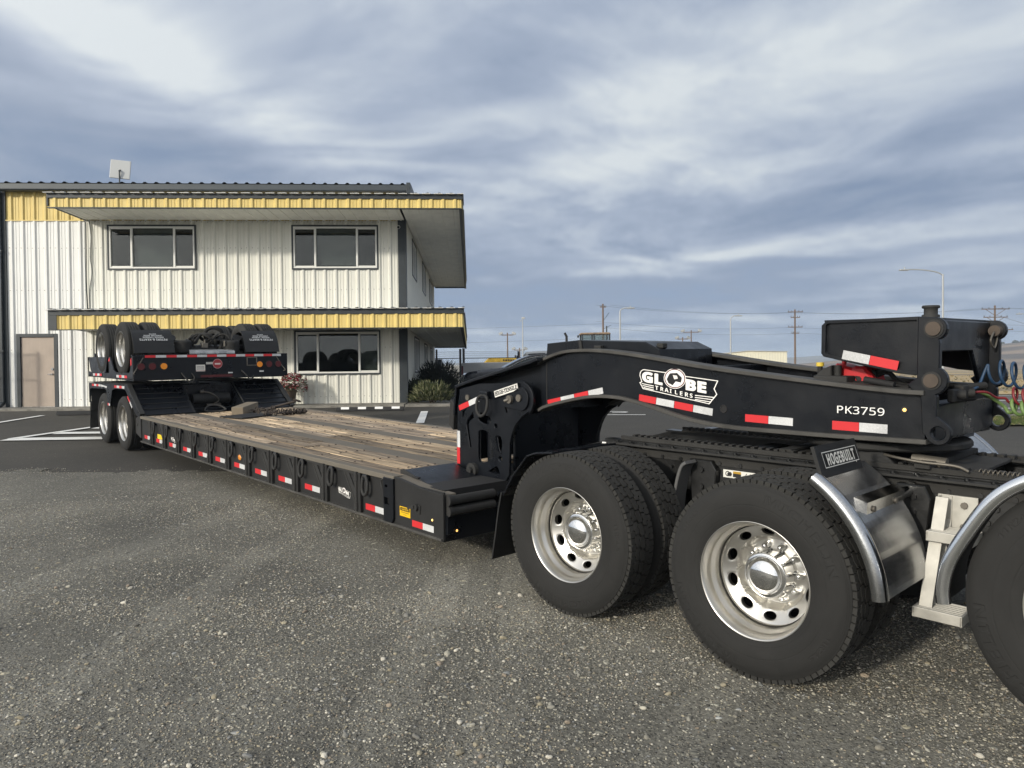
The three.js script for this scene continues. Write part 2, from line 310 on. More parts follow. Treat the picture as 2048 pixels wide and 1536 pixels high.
// worn traffic lines, damp and dusty patches of the lot (they stay whatever the sun does)
const patchy = (x, z) => {
  const a = fbm(x * 0.35 + 40, z * 0.35 + 11, 4, 0, 2), b = fbm(x * 1.6, z * 1.6, 3, 0, 8);
  // wheel tracks: pale packed bands with ribbed edges, some straight past the camera, some swinging in under the trailer
  let tr = 0;
  const band = (q, w, k) => { const e = Math.abs(q) / w; if (e < 1.25) tr += k * (sstep(1.25, 0.85, e) * (0.75 + 0.5 * Math.sin(q * 95) * 0.5) - 0.45 * Math.exp(-Math.pow((e - 1.08) / 0.12, 2))); };
  const wv = 0.12 * (fbm(z * 0.5, 3, 2, 0, 88) - 0.5);
  band(x + 1.02 + 0.10 * z + wv, 0.15, 1); band(x + 2.85 + 0.12 * z + wv, 0.16, 0.8); band(x + 1.45 + 0.55 * z + 0.05 * z * z + wv, 0.14, 0.9); band(x - 0.55 + 0.62 * (z + 3) + wv, 0.15, 0.8); band(x + 4.6 + 0.2 * z + wv, 0.2, 0.6);
  const clean = sstep(0.50, 0.62, fbm(x * 1.1 + 9, z * 1.1 + 4, 4, 0, 95));
  return 1 + 0.55 * (a - 0.5) + 0.35 * (b - 0.5) + 0.52 * tr * (0.3 + b) - 0.10 * clean;
};
const far = [60, 90, 150, 300, 700, 1500, 3000];
ground('ground', sheet([...far.map((v) => -v).reverse(), ...range(-50, 50, 1), ...far], [...far.map((v) => -v).reverse(), ...range(-50, 12, 1), 40, 200], -0.012,
  (x, z) => { const k = clamp(patchy(x * 0.6, z * 0.6), 0.6, 1.4); return [k * 1.0, k * 0.99, k * 0.97]; }), M.asphalt);
const edgeN = (x, z) => z + 10.6 + 0.22 * (fbm(x * 1.3, 3, 4, 0, 6) - 0.5) * 2 + 0.3 * (vn(x * 5, z * 5, 0, 4) - 0.5) + (x > -3.4 ? (x + 3.4) * -0.35 : 0);
ground('gravel', sheet([...range(-16, -6.2, 0.2), ...range(-6, 3, 0.04), ...range(3.2, 12, 0.2)], [...range(-11.4, -7.1, 0.1), ...range(-7, -2, 0.05), ...range(-1.8, 4, 0.2)], 0, (x, z) => {
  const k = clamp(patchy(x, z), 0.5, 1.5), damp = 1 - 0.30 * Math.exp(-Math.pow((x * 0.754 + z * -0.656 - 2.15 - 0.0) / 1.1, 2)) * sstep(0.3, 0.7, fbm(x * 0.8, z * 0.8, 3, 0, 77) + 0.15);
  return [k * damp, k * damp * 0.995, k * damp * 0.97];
}, (x, z) => edgeN(x, z) > 0 && x < 9.5), M.gravel);

// loose stones on top of the gravel
{
  const shapes = [1, 2, 3].map((k) => {
    const g = new THREE.IcosahedronGeometry(1, 1), p = g.attributes.position;
    for (let i = 0; i < p.count; i++) { const v = V(p.getX(i), p.getY(i), p.getZ(i)), s = 0.72 + 0.55 * vn(v.x * 1.3 + 5 * k, v.y * 1.3 + v.z * 1.1 + 3 * k, 0, k); p.setXYZ(i, v.x * s, v.y * s * 0.62, v.z * s * 0.85); }
    g.computeVertexNormals(); return g;
  });
  const mat = std(lin(1, 1, 1), 0.85), stones = group('gravel_stones', scene); stones.userData.kind = 'stuff';
  const list = [];
  const add = (n, x0, x1, z0, z1, lo, hi, pw) => { for (let i = 0; i < n; i++) { const x = rr(x0, x1), z = rr(z0, z1); if (edgeN(x, z) < -0.3) continue; const c = fbm(x * 0.9 + 50, z * 0.9, 3, 0, 14); if (rnd() > sstep(0.34, 0.64, c) * 0.85 + 0.15) continue; list.push([x, z, lo + (hi - lo) * Math.pow(rnd(), pw)]); } };
  add(80000, -4.2, 3.2, -5.2, -2.2, 0.0018, 0.0068, 1.9); add(62000, -7.5, 2.5, -8.5, -4.6, 0.0025, 0.0068, 1.8); add(18000, -11, 0, -11, -7.5, 0.003, 0.007, 1.8);
  add(1500, -4.2, 3.2, -5.5, -2.2, 0.007, 0.019, 2.8); add(700, -8, 2, -9, -5, 0.007, 0.015, 2.6);
  const cols = [[0.36, 0.34, 0.28], [0.26, 0.25, 0.215], [0.19, 0.185, 0.165], [0.31, 0.275, 0.20], [0.52, 0.49, 0.42], [0.20, 0.20, 0.195], [0.26, 0.215, 0.165], [0.22, 0.205, 0.17], [0.16, 0.155, 0.14]];
  shapes.forEach((g, k) => {
    const sub = list.filter((_, i) => i % 3 === k), im = new THREE.InstancedMesh(g, mat, sub.length), m = new THREE.Matrix4(), q = new THREE.Quaternion(), e = new THREE.Euler(), c = new THREE.Color();
    im.name = 'stones'; im.userData.kind = 'stuff';
    sub.forEach(([x, z, s], i) => {
      e.set(rr(-0.35, 0.35), rr(0, 6.28), rr(-0.35, 0.35)); q.setFromEuler(e);
      m.compose(V(x, groundY(x, z) + s * 0.22, z), q, V(s * rr(0.8, 1.3), s, s * rr(0.8, 1.2))); im.setMatrixAt(i, m);
      const t = cols[Math.floor(Math.pow(rnd(), 1.15) * cols.length * 0.999)], f = rr(0.75, 1.2); c.setRGB(t[0] * f * 0.92, t[1] * f * 0.915, t[2] * f * 0.90); im.setColorAt(i, c);
    });
    stones.add(im);
  });
}

// kerb-side strip, road and dry field on the right
const grassCol = (x, z) => { const k = 0.7 + 0.9 * fbm(x * 1.5, z * 1.5, 3, 0, 41); return [0.125 * k, 0.13 * k, 0.055 * k]; };
ground('grass_strip', sheet(range(7, 47, 0.5), range(-17.3, -15.4, 0.19), 0.03, grassCol, (x, z) => z < -15.45 - 0.3 * (vn(x * 2, 1, 0, 3))), std(lin(1, 1, 1), 1, { vertexColors: true, map: dirt }));
ground('shoulder', sheet(range(7, 47, 1), range(-19.2, -17.2, 0.5), 0.006, (x, z) => { const k = 3.2 + 1.2 * fbm(x, z * 3, 3, 0, 4); return [k, k * 0.97, k * 0.9]; }), M.asphalt);
ground('road', sheet(range(7, 107, 1), range(-26, -19.1, 0.69), 0.010, (x, z) => 0.9 + 0.3 * (fbm(x * 0.3, z * 2, 3, 0, 9) - 0.5)), M.road);
for (const [z, w] of [[-19.7, 0.12], [-22.4, 0.12], [-25.2, 0.12]])
  ground('road_line', sheet(range(7, 107, 2), [z - w / 2, z + w / 2], 0.016, () => 1), M.paint);
const fieldTone = (x, z) => {
  const d = Math.hypot(x, z), a = fbm(x * 0.10, z * 0.25, 4, 0, 51), b = fbm(x * 0.9, z * 1.5, 3, 0, 55), s = sstep(0.5, 0.62, a + 0.18 * (b - 0.5));
  const k = 0.75 + 0.6 * b; return [mix(0.40, 0.20, s) * k, mix(0.30, 0.165, s) * k, mix(0.155, 0.11, s) * k];
};
M.field = std(lin(1, 1, 1), 1, { vertexColors: true, bumpMap: dirt, bumpScale: 0.1 });
ground('dry_field', sheet([...range(9, 109, 1), 130, 180, 250, 400, 700, 1200, 2500], [-2500, -1200, -700, -400, -260, -180, -140, ...range(-110, -26, 1)], 0.03, fieldTone), M.field);
ground('dry_field', sheet([-2500, -1200, -700, -400, -200, ...range(-100, 8, 4)], [-2500, -1200, -700, -400, -260, -180, -140, -120, -110, -100, -90, -80, -70, -62], 0.03, fieldTone), M.field);
// dry tussocks
{
  const blades = []; for (let i = 0; i < 14; i++) { const a = rr(0, 6.28), l = rr(0.5, 1), t = rr(0.2, 0.6), w = 0.06; blades.push(new THREE.ConeGeometry(w, l, 3, 1).translate(0, l / 2, 0).rotateX(t * 0.9).rotateY(a)); }
  const g = join(blades), n = 5000, im = new THREE.InstancedMesh(g, std(lin(1, 1, 1), 1), n), m = new THREE.Matrix4(), c = new THREE.Color(), q = new THREE.Quaternion();
  im.name = 'dry_grass'; im.userData.kind = 'stuff';
  for (let i = 0; i < n; i++) {
    const t = Math.pow(rnd(), 0.6), z = -27 - 70 * (1 - t), x = rr(10, 30 + -z * 0.9), s = rr(0.05, 0.16) * (rnd() < 0.06 ? 2.2 : 1), f = rr(0.6, 1.1), green = rnd() < 0.22;
    m.compose(V(x, groundY(x, z) + 0.02, z), q.setFromAxisAngle(V(0, 1, 0), rr(0, 6)), V(s * 1.8, s, s * 1.8)); im.setMatrixAt(i, m);
    c.setRGB((green ? 0.13 : 0.38) * f, (green ? 0.13 : 0.29) * f, (green ? 0.07 : 0.15) * f); im.setColorAt(i, c);
  }
  scene.add(im);
  const gg = join(Array.from({ length: 9 }, () => { const l = rr(0.5, 1); return new THREE.ConeGeometry(0.05, l, 3, 1).translate(0, l / 2, 0).rotateX(rr(0, 0.7)).rotateY(rr(0, 6.3)).translate(rr(-0.6, 0.6), 0, rr(-0.6, 0.6)); }));
  const n2 = 5200, im2 = new THREE.InstancedMesh(gg, std(lin(1, 1, 1), 1), n2); im2.name = 'grass'; im2.userData.kind = 'stuff';
  for (let i = 0; i < n2; i++) {
    const x = 7.2 + 18 * Math.pow(rnd(), 1.3), z = rr(-17.2, -15.5), s = rr(0.05, 0.11), f = rr(0.7, 1.2), dry = rnd() < 0.25;
    m.compose(V(x, groundY(x, z) + 0.03, z), q.setFromAxisAngle(V(0, 1, 0), rr(0, 6)), V(s, s, s)); im2.setMatrixAt(i, m);
    c.setRGB((dry ? 0.24 : 0.085) * f, (dry ? 0.20 : 0.115) * f, (dry ? 0.10 : 0.032) * f); im2.setColorAt(i, c);
  }
  scene.add(im2);
}
// hills
function hill(name, z0, z1, prof, cols, s) {
  const xs = range(-2600, 2600, 26), n = 26, pos = [], col = [], idx = [];
  for (let j = 0; j <= n; j++) for (const x of xs) {
    const t = j / n, z = mix(z0, z1, t), h = prof(x) * Math.sin(Math.min(1, t * 1.25) * Math.PI / 2) * (0.86 + 0.28 * fbm(x * 0.006 + s, z * 0.006, 5, 0, s)) * (t > 0.8 ? 1 - (t - 0.8) * 2 : 1);
    pos.push(x, h - 0.5, z); const k = fbm(x * 0.012 + s, z * 0.03, 5, 0, s + 3), d = sstep(0.45, 0.62, k); const f = 0.8 + 0.5 * fbm(x * 0.04, z * 0.1, 3, 0, s + 9);
    for (let c = 0; c < 3; c++) col.push(mix(cols[0][c], cols[1][c], d) * f);
  }
  const nx = xs.length; for (let j = 0; j < n; j++) for (let i = 0; i < nx - 1; i++) { const a = j * nx + i; idx.push(a, a + 1, a + nx, a + 1, a + nx + 1, a + nx); }
  const g = new THREE.BufferGeometry(); g.setAttribute('position', new THREE.Float32BufferAttribute(pos, 3)); g.setAttribute('color', new THREE.Float32BufferAttribute(col, 3)); g.setIndex(idx); g.computeVertexNormals();
  return ground(name, g, std(lin(1, 1, 1), 1, { vertexColors: true }));
}
hill('hill', -430, -950, (x) => 27 * sstep(230, 620, x) + 4 * sstep(120, 330, x), [[0.235, 0.170, 0.115], [0.085, 0.070, 0.056]], 3);
hill('hill', -1900, -2600, (x) => 26 + 14 * fbm(x * 0.002 + 4, 2, 3, 0, 6) + 30 * sstep(500, 1600, x), [[0.20, 0.17, 0.13], [0.12, 0.11, 0.09]], 8);
{ // line of trees along the top of the nearer hill
  const cs = []; for (let i = 0; i < 160; i++) { const x = rr(560, 900), z = rr(-860, -790), y = 27 * sstep(230, 620, x) + 3; const g = new THREE.IcosahedronGeometry(rr(1.4, 3.2), 1); const p = g.attributes.position; for (let k = 0; k < p.count; k++) p.setXYZ(k, p.getX(k) * rr(0.9, 1.3), p.getY(k) * rr(0.7, 1.1), p.getZ(k)); cs.push(g.translate(x, y + 1, z)); }
  const m = struct('far_trees', cs, std(lin(0.045, 0.05, 0.035), 1), { kind: 'stuff' });
}

// painted markings
function stripe(name, pts, w, dy = 0.008) {       // line on the ground along points
  const out = []; for (let i = 0; i < pts.length - 1; i++) {
    const [a, b] = [pts[i], pts[i + 1]], l = Math.hypot(b[0] - a[0], b[1] - a[1]), n = Math.max(1, Math.round(l / 0.5)), ux = (b[0] - a[0]) / l, uz = (b[1] - a[1]) / l, px = -uz * w / 2, pz = ux * w / 2;
    const pos = [], uv = [], idx = [];
    for (let k = 0; k <= n; k++) { const x = a[0] + ux * l * k / n, z = a[1] + uz * l * k / n; for (const s of [-1, 1]) { pos.push(x + s * px, groundY(x + s * px, z + s * pz) + dy, z + s * pz); uv.push(s * w, l * k / n); } if (k < n) idx.push(2 * k, 2 * k + 1, 2 * k + 2, 2 * k + 1, 2 * k + 3, 2 * k + 2); }
    const g = new THREE.BufferGeometry(); g.setAttribute('position', new THREE.Float32BufferAttribute(pos, 3)); g.setAttribute('uv', new THREE.Float32BufferAttribute(uv, 2)); g.setIndex(idx); g.computeVertexNormals(); out.push(g);
  }
  return struct(name, out, M.paint);
}
stripe('parking_line', [[-9.85, -14.40], [-8.0, -14.52], [-6.6, -14.6]], 0.42);
stripe('parking_line', [[-9.80, -14.45], [-9.3, -16.9], [-9.05, -18.4]], 0.17, 0.012);
stripe('parking_line', [[-9.50, -15.42], [-6.9, -15.55]], 0.36); stripe('parking_line', [[-9.26, -16.42], [-6.9, -16.52]], 0.34); stripe('parking_line', [[-9.1, -17.4], [-6.9, -17.5]], 0.32);
stripe('parking_line', [[-12.30, -17.4], [-12.42, -19.6]], 0.14);
stripe('parking_line', [[-2.12, -17.0], [-2.38, -20.1]], 0.19);
stripe('parking_line', [[2.05, -18.72], [3.35, -18.62]], 0.10); stripe('parking_line', [[2.4, -19.45], [2.62, -19.62], [2.85, -19.6], [3.02, -19.45], [2.9, -19.3], [2.6, -19.28]], 0.09);
// sidewalk along the building
{
  const walk = [];
  const slab = (u0, u1, w0, w1) => { const p = [bToWorld(u0, 0, w0), bToWorld(u1, 0, w0), bToWorld(u1, 0, w1), bToWorld(u0, 0, w1)].map((q) => [q.x - 3.4855, q.z - 23.0385]); walk.push(ext(p.map((q) => [q[0], -q[1]]), 0, 0.30, { bev: 0.012 }).rotateX(-Math.PI / 2).translate(0, 0.555, 0)); };
  const g = group('sidewalk', scene); g.userData.kind = 'structure'; g.name = numbered('sidewalk');
  for (let k = 0; k < 8; k++) { walk.length = 0; slab(-13.2 + k * 1.68, -13.2 + k * 1.68 + 1.672, 0.04, 1.25); const m = part('slab', walk, M.concrete, g); m.position.y = rr(-0.006, 0.006) - 0.03; }
  walk.length = 0; slab(0.26, 3.2, -1.5, 1.25); part('slab', walk, M.concrete, g).position.y = -0.034;
}

// ------------------------------------------------------------------ the metal building
const bld = thing('metal_building', 'two storey ribbed metal office building, white with yellow fascias and dark trim', 'building', [-3.4855, 0, -23.0385], YAWB);
// ribbed sheet from a0 to a1 along the wall, y0..y1 high, openings [a0, a1, y0, y1]; returns one geometry per one metre panel
function ribbed(a0, a1, y0, y1, { holes = [], rib = 0.042, pitch = 0.3333, width = 1.0, base = 0.068, top = 0.026, minor = 0.010 } = {}) {
  const out = [];
  for (let s = a0; s < a1 - 0.02; s += width) {
    const e = Math.min(a1, s + width), pr = [];
    const push = (x, z) => { if (x >= s - 1e-6 && x <= e + 1e-6) pr.push([x, z]); };
    push(s, 0);
    for (let c = s + pitch / 2; c < e + pitch; c += pitch) {
      for (const [dx, z] of [[-base, 0], [-top, rib], [top, rib], [base, 0]]) push(c + dx, z);
      for (const m of [pitch * 0.36, pitch * 0.64]) { push(c + m - 0.014, 0); push(c + m - 0.005, minor); push(c + m + 0.005, minor); push(c + m + 0.014, 0); }
    }
    push(e, 0); pr.sort((p, q) => p[0] - q[0]);
    for (const h of holes) for (const x of [h[0], h[1]]) if (x > s && x < e) {
      for (let i = 0; i < pr.length - 1; i++) if (pr[i][0] < x && pr[i + 1][0] > x) { const t = (x - pr[i][0]) / (pr[i + 1][0] - pr[i][0]); pr.splice(i + 1, 0, [x, mix(pr[i][1], pr[i + 1][1], t)]); break; }
    }
    const pos = [];
    for (let i = 0; i < pr.length - 1; i++) {
      const [xa, za] = pr[i], [xb, zb] = pr[i + 1]; if (xb - xa < 1e-5) continue;
      const mid = (xa + xb) / 2; let spans = [[y0, y1]];
      for (const h of holes) if (mid > h[0] && mid < h[1]) spans = spans.flatMap(([p, q]) => [[p, Math.min(q, h[2])], [Math.max(p, h[3]), q]].filter(([m, n]) => n > m + 0.005));
      for (const [p, q] of spans) pos.push(xa, p, za, xb, p, zb, xb, q, zb, xa, p, za, xb, q, zb, xa, q, za);
    }
    const g = new THREE.BufferGeometry(); g.setAttribute('position', new THREE.Float32BufferAttribute(pos, 3)); g.computeVertexNormals(); out.push(g);
  }
  return out;
}
const asIs = (g) => g, toSide = (g) => g.rotateY(Math.PI / 2);         // side wall: along -z, facing +x
const panels = (name, list, mat, parent, f = asIs) => list.forEach((g) => { const m = part(name, f(g), mat, parent); m.material = mat; });
const B0 = 0.80, SOF1 = 3.12, SOF2 = 6.47, EAVE = 7.36;
const WIN = [[-8.70, -6.16, 5.0, 6.28], [-3.20, -0.65, 5.0, 6.28], [-3.16, -0.62, 1.76, 3.04]], DOOR = [-11.40, -10.30, 0.84, 2.98];
const SWIN = [[2.55, 4.5, 5.15, 6.33], [7.85, 10.1, 5.2, 6.36], [13.3, 15.7, 5.25, 6.3], [3.1, 5.4, 1.8, 3.0], [8.8, 10.7, 1.85, 2.98], [13.4, 15.6, 1.85, 2.95]];
const wall = group('wall', bld);
panels('wall_panel', ribbed(-11.72, -9.42, B0 + 0.02, SOF2 - 0.02, { holes: [DOOR] }), M.wallWhite, wall);
panels('wall_panel', ribbed(-9.42, 0.0, B0 + 0.02, SOF2, { holes: WIN }), M.wall, wall);
panels('wall_panel', ribbed(-11.72, 0.0, SOF2 - 0.02, EAVE), M.yellow, wall);
part('base_trim', [bx(-11.72, 0, B0 - 0.05, B0 + 0.03, 0.0, 0.05)], M.concrete, wall);
const sideWall = group('wall', bld);
panels('wall_panel', ribbed(0.2, 18.2, B0 + 0.02, EAVE, { holes: SWIN.map((w) => w) }), M.wall, sideWall, (g) => toSide(g).translate(0.2, 0, 0));
parts('wall', [bx(-11.79, 0.18, 0.6, EAVE, -18.3, -18.2), bx(-11.79, -11.74, 0.6, EAVE, -18.2, -0.05)], M.wallWhite, bld);
parts('corner_trim', [bx(-0.005, 0.205, B0, SOF1 + 0.05, 0.0, 0.045, 0.006), bx(-0.005, 0.205, SOF1 + 0.3, EAVE, 0.0, 0.045, 0.006), bx(0.205, 0.25, B0, EAVE, -0.2, 0.045, 0.006)], M.trim, bld);
part('corner_trim', [bx(-11.80, -11.70, B0, EAVE, -0.02, 0.05, 0.006)], M.trim, bld);
part('trim_strip', [bx(-11.70, -9.42, SOF2 - 0.035, SOF2 - 0.005, 0.036, 0.046)], M.yellow, bld);
parts('interior', [bx(-11.6, 0.05, 0.9, 7.2, -3.6, -3.5), bx(-11.6, 0.05, 3.9, 4.0, -3.5, -0.12), bx(-11.6, 0.05, 0.85, 0.9, -3.5, -0.12), bx(-11.6, 0.05, 6.9, 7.0, -3.5, -0.12)], M.room, bld);

function windowUnit(w, h, blind, lites = [0.26, 0.5, 0.24]) {        // lies in x, y with the corner at the origin, faces +z
  const g = new THREE.Group(); g.name = 'window';
  const t = 0.045;
  part('trim', [bx(-t, w + t, -t, 0, -0.02, 0.055), bx(-t, w + t, h, h + t, -0.02, 0.055), bx(-t, 0, 0, h, -0.02, 0.055), bx(w, w + t, 0, h, -0.02, 0.055)], M.trim, g);
  const f = 0.05, fr = [bx(0.001, w - 0.001, 0.001, f, -0.05, 0.04, 0.006), bx(0.001, w - 0.001, h - f, h - 0.001, -0.05, 0.04, 0.006), bx(0.001, f, f, h - f, -0.05, 0.04, 0.006), bx(w - f, w - 0.001, f, h - f, -0.05, 0.04, 0.006)];
  let x = 0; const cuts = [0]; lites.forEach((l, i) => { x += l * w; if (i < lites.length - 1) { fr.push(bx(x - 0.03, x + 0.03, f, h - f, -0.045, 0.036, 0.006)); cuts.push(x); } }); cuts.push(w);
  part('frame', fr, M.vinyl, g);
  for (let i = 0; i < cuts.length - 1; i++) {
    const a = cuts[i] + 0.035, b = cuts[i + 1] - 0.035;
    if (i !== 1) parts('sash', [bx(a, b, f, f + 0.03, -0.04, 0.015, 0.004), bx(a, b, h - f - 0.03, h - f, -0.04, 0.015, 0.004)], M.vinyl, g);
    part('pane', [bx(a, b, f + 0.005, h - f - 0.005, -0.022 - (i === 1 ? 0.012 : 0), -0.016 - (i === 1 ? 0.012 : 0))], M.glass, g);
    if (blind[i]) { const s = []; for (let y = h - f - 0.03; y > h * (1 - blind[i]) + f; y -= 0.03) s.push(bx(a, b, y - 0.012, y + 0.012, -0.10, -0.096).rotateX(0)); bits('blind', s, M.blind, g); }
  }
  return g;
}
function putWindow(a, b, y0, y1, blind, side) { const g = windowUnit(b - a, y1 - y0, blind); if (side) { g.rotation.y = Math.PI / 2; g.position.set(0.2, y0, -a); } else g.position.set(a, y0, 0); bld.add(g); return g; }
putWindow(...WIN[0], [0.0, 1, 0.0]); putWindow(...WIN[1], [0, 0.96, 0]); putWindow(...WIN[2], [0, 0, 1]);
for (const s of SWIN) { const g = windowUnit(s[1] - s[0], s[3] - s[2], [0, 1, 1]); g.rotation.y = Math.PI / 2; g.position.set(0.2, s[2], -s[0]); bld.add(g); }
part('interior', [bx(-2.6, -2.5, 0.9, 7.0, -18, -3.7)], M.room, bld);

// screw rows through the sheets
{
  const sc = [], c = new THREE.CylinderGeometry(0.013, 0.013, 0.012, 6).rotateX(Math.PI / 2);
  for (const y of [1.05, 2.55, 4.35, 5.62, 6.42]) for (let u = -11.6; u < -0.1; u += 0.1667) { if ([...WIN, DOOR].some((h) => u > h[0] - 0.08 && u < h[1] + 0.08 && y > h[2] - 0.06 && y < h[3] + 0.08)) continue; sc.push(c.clone().translate(u + rr(-0.006, 0.006), y + rr(-0.01, 0.01), Math.abs(((u + 11.72) % 0.3333) - 0.1667) < 0.06 ? 0.044 : 0.005)); }
  bits('screws', sc, std(lin(0.30, 0.30, 0.28), 0.5, { metalness: 0.4 }), wall);
}
// door
{
  const d = group('door', bld); const [a, b, y0, y1] = DOOR;
  part('door_frame', [bx(a - 0.05, a + 0.06, y0 - 0.04, y1 + 0.06, -0.05, 0.06, 0.005), bx(b - 0.06, b + 0.05, y0 - 0.04, y1 + 0.06, -0.05, 0.06, 0.005), bx(a + 0.06, b - 0.06, y1 - 0.04, y1 + 0.06, -0.05, 0.06, 0.005)], M.trim, d);
  part('door_leaf', [bx(a + 0.065, b - 0.065, y0, y1 - 0.045, -0.03, 0.015, 0.004)], M.door, d);
  parts('hinge', [0.3, 1.05, 1.8].map((h) => bx(a + 0.05, a + 0.075, y0 + h, y0 + h + 0.11, 0.012, 0.035, 0.004)), M.trim, d);
  part('handle', [rod([b - 0.13, y0 + 0.98, 0.012], [b - 0.13, y0 + 0.98, 0.065], 0.022, 12), bar([b - 0.14, y0 + 0.98, 0.06], [b - 0.26, y0 + 0.975, 0.06], 0.014, 0.018)], M.stainless, d);
  part('lock', [rod([b - 0.13, y0 + 1.13, 0.012], [b - 0.13, y0 + 1.13, 0.04], 0.033, 12), bx(b - 0.155, b - 0.105, y0 + 1.09, y0 + 1.17, 0.012, 0.022, 0.003)], M.stainless, d);
  part('threshold', [bx(a + 0.06, b - 0.06, y0 - 0.03, y0 - 0.002, -0.03, 0.05)], M.aluDull, d);
}
// canopies: front strip and side strip
function canopy(sof, y1, y2, y3, uL, uR, D, dep) {
  const c = group('canopy', bld);
  // soffit: sheets with shallow ribs running away from the wall; the side one runs along its length
  ribbed(uL, 0.2, 0.06, D, { rib: 0.018, minor: 0.002, base: 0.03, top: 0.016 }).forEach((g) => part('soffit_panel', g.rotateX(Math.PI / 2).translate(0, sof, 0), M.soffit, c));
  ribbed(0.26, uR, -D, dep, { rib: 0.010, minor: 0.002, base: 0.03, top: 0.02 }).forEach((g) => part('soffit_panel', g.rotateX(-Math.PI / 2).translate(0, sof + 0.01, 0), M.soffit, c));
  // fascia
  ribbed(uL + 0.04, uR, y1, y2, { rib: 0.040 }).forEach((g) => part('fascia_panel', g.translate(0, 0, D), M.yellow, c));
  ribbed(-D, dep, y1, y2, { rib: 0.030 }).forEach((g) => part('fascia_panel', toSide(g).translate(uR, 0, 0), M.yellow, c));
  part('fascia_trim', [bx(uL, uR + 0.05, y2, y3, D + 0.005, D + 0.045, 0.005), bx(uR + 0.005, uR + 0.05, y2, y3, -dep, D + 0.005, 0.005), bx(uL - 0.01, uL + 0.03, sof - 0.02, y3, 0.02, D + 0.04, 0.005),
    bx(uL, uR, y1 - 0.025, y1, D - 0.06, D + 0.035, 0.004), bx(uR - 0.06, uR + 0.035, y1 - 0.025, y1, -dep, D - 0.06, 0.004), bx(0.3, uR, sof - 0.05, y3, -dep - 0.04, -dep, 0.004)], M.trim, c);
  // roof sheets, pitched up to the wall
  const sl = 0.12, ang = Math.atan2(sl, D);
  ribbed(uL - 0.06, uR + 0.07, 0, D + 0.12, { rib: 0.036, minor: 0 }).forEach((g) => part('roof_panel', g.rotateX(-Math.PI / 2).translate(0, 0, D + 0.10).rotateX(0).applyMatrix4(new THREE.Matrix4().makeTranslation(0, 0, -D - 0.1)).applyMatrix4(new THREE.Matrix4().makeRotationX(ang)).translate(0, y3 + 0.012, D + 0.1), M.roofPale, c));
  ribbed(0.0, dep, 0, uR - 0.1, { rib: 0.036, minor: 0 }).forEach((g) => part('roof_panel', g.rotateX(-Math.PI / 2).rotateY(Math.PI / 2).translate(uR + 0.07, y3 + 0.03, 0), M.roofPale, c));
  // pale edge of the roof sheets showing under their ribs
  for (let u = uL - 0.05; u < uR; u += 0.3333) part('drip_edge', [bx(u, Math.min(u + 0.25, uR + 0.07), y3 + 0.003, y3 + 0.016, D + 0.02, D + 0.155, 0.003)], M.whiteMark, c);
  return c;
}
canopy(SOF2, 6.415, 6.665, 6.785, -9.40, 1.98, 2.0, 18.0);
const low = canopy(SOF1, 3.045, 3.43, 3.57, -9.42, 1.98, 2.0, 16.6);
part('end_trim', [bx(-9.42, -9.19, 3.02, 3.43, 1.995, 2.05, 0.005)], M.trim, low);
parts('conduit', [hose([[-9.36, 6.4, 0.05], [-9.36, 5.6, 0.06], [-9.37, 4.6, 0.06], [-9.35, 3.75, 0.05]], 0.02, 20, false, 6), hose([[-9.26, 6.42, 0.05], [-9.21, 6.0, 0.06], [-9.24, 5.3, 0.06], [-9.19, 4.9, 0.06], [-9.27, 4.4, 0.06], [-9.28, 3.75, 0.05]], 0.009, 30, false, 6)], M.trim, bld);
// main roof, eave gutter and rake
{
  const r = group('roof', bld), P = 0.05;
  ribbed(-11.98, 0.42, 0, 18.9, { rib: 0.04, minor: 0 }).forEach((g) => part('roof_panel', g.rotateX(-Math.PI / 2).applyMatrix4(new THREE.Matrix4().makeRotationX(P)).translate(0, 7.505, 0.34), M.roofMetal, r));
  part('gutter', [extX([[0.10, 7.29], [0.30, 7.29], [0.33, 7.33], [0.33, 7.485], [0.31, 7.485], [0.305, 7.34], [0.10, 7.31]], -11.98, 0.34)], M.roofMetal, r);
  part('rake_trim', [bx(0.30, 0.42, 7.2, 7.56, 0.05, 0.36, 0.01), bar([0.37, 7.45, 0.1], [0.37, 8.3, -18.4], 0.1, 0.26)], M.trim, r);
  part('eave_soffit', [bx(-11.9, 0.3, 7.33, 7.35, 0.03, 0.10)], M.trim, r);
  parts('bracket', [-9.5, -8.2].map((u) => rod([u, 7.29, 0.335], [u - 0.1, 7.55, 0.2], 0.012, 6)), M.trim, r);
}
part('downspout', [bx(-11.93, -11.80, 0.95, 7.3, 0.02, 0.14, 0.02), bx(-11.95, -11.78, 5.5, 5.55, 0.015, 0.15), bx(-11.95, -11.78, 2.5, 2.55, 0.015, 0.15), bar([-11.865, 0.97, 0.08], [-11.865, 0.86, 0.3], 0.13, 0.1)], M.trim, bld);
{ // camera on the corner trim
  const c = group('security_camera', bld);
  part('mount', [rod([0.02, 6.26, 0.04], [0.02, 6.26, 0.075], 0.055, 16)], M.vinyl, c); part('lens', [new THREE.SphereGeometry(0.04, 14, 8).translate(0.02, 6.25, 0.085)], M.dark, c);
}
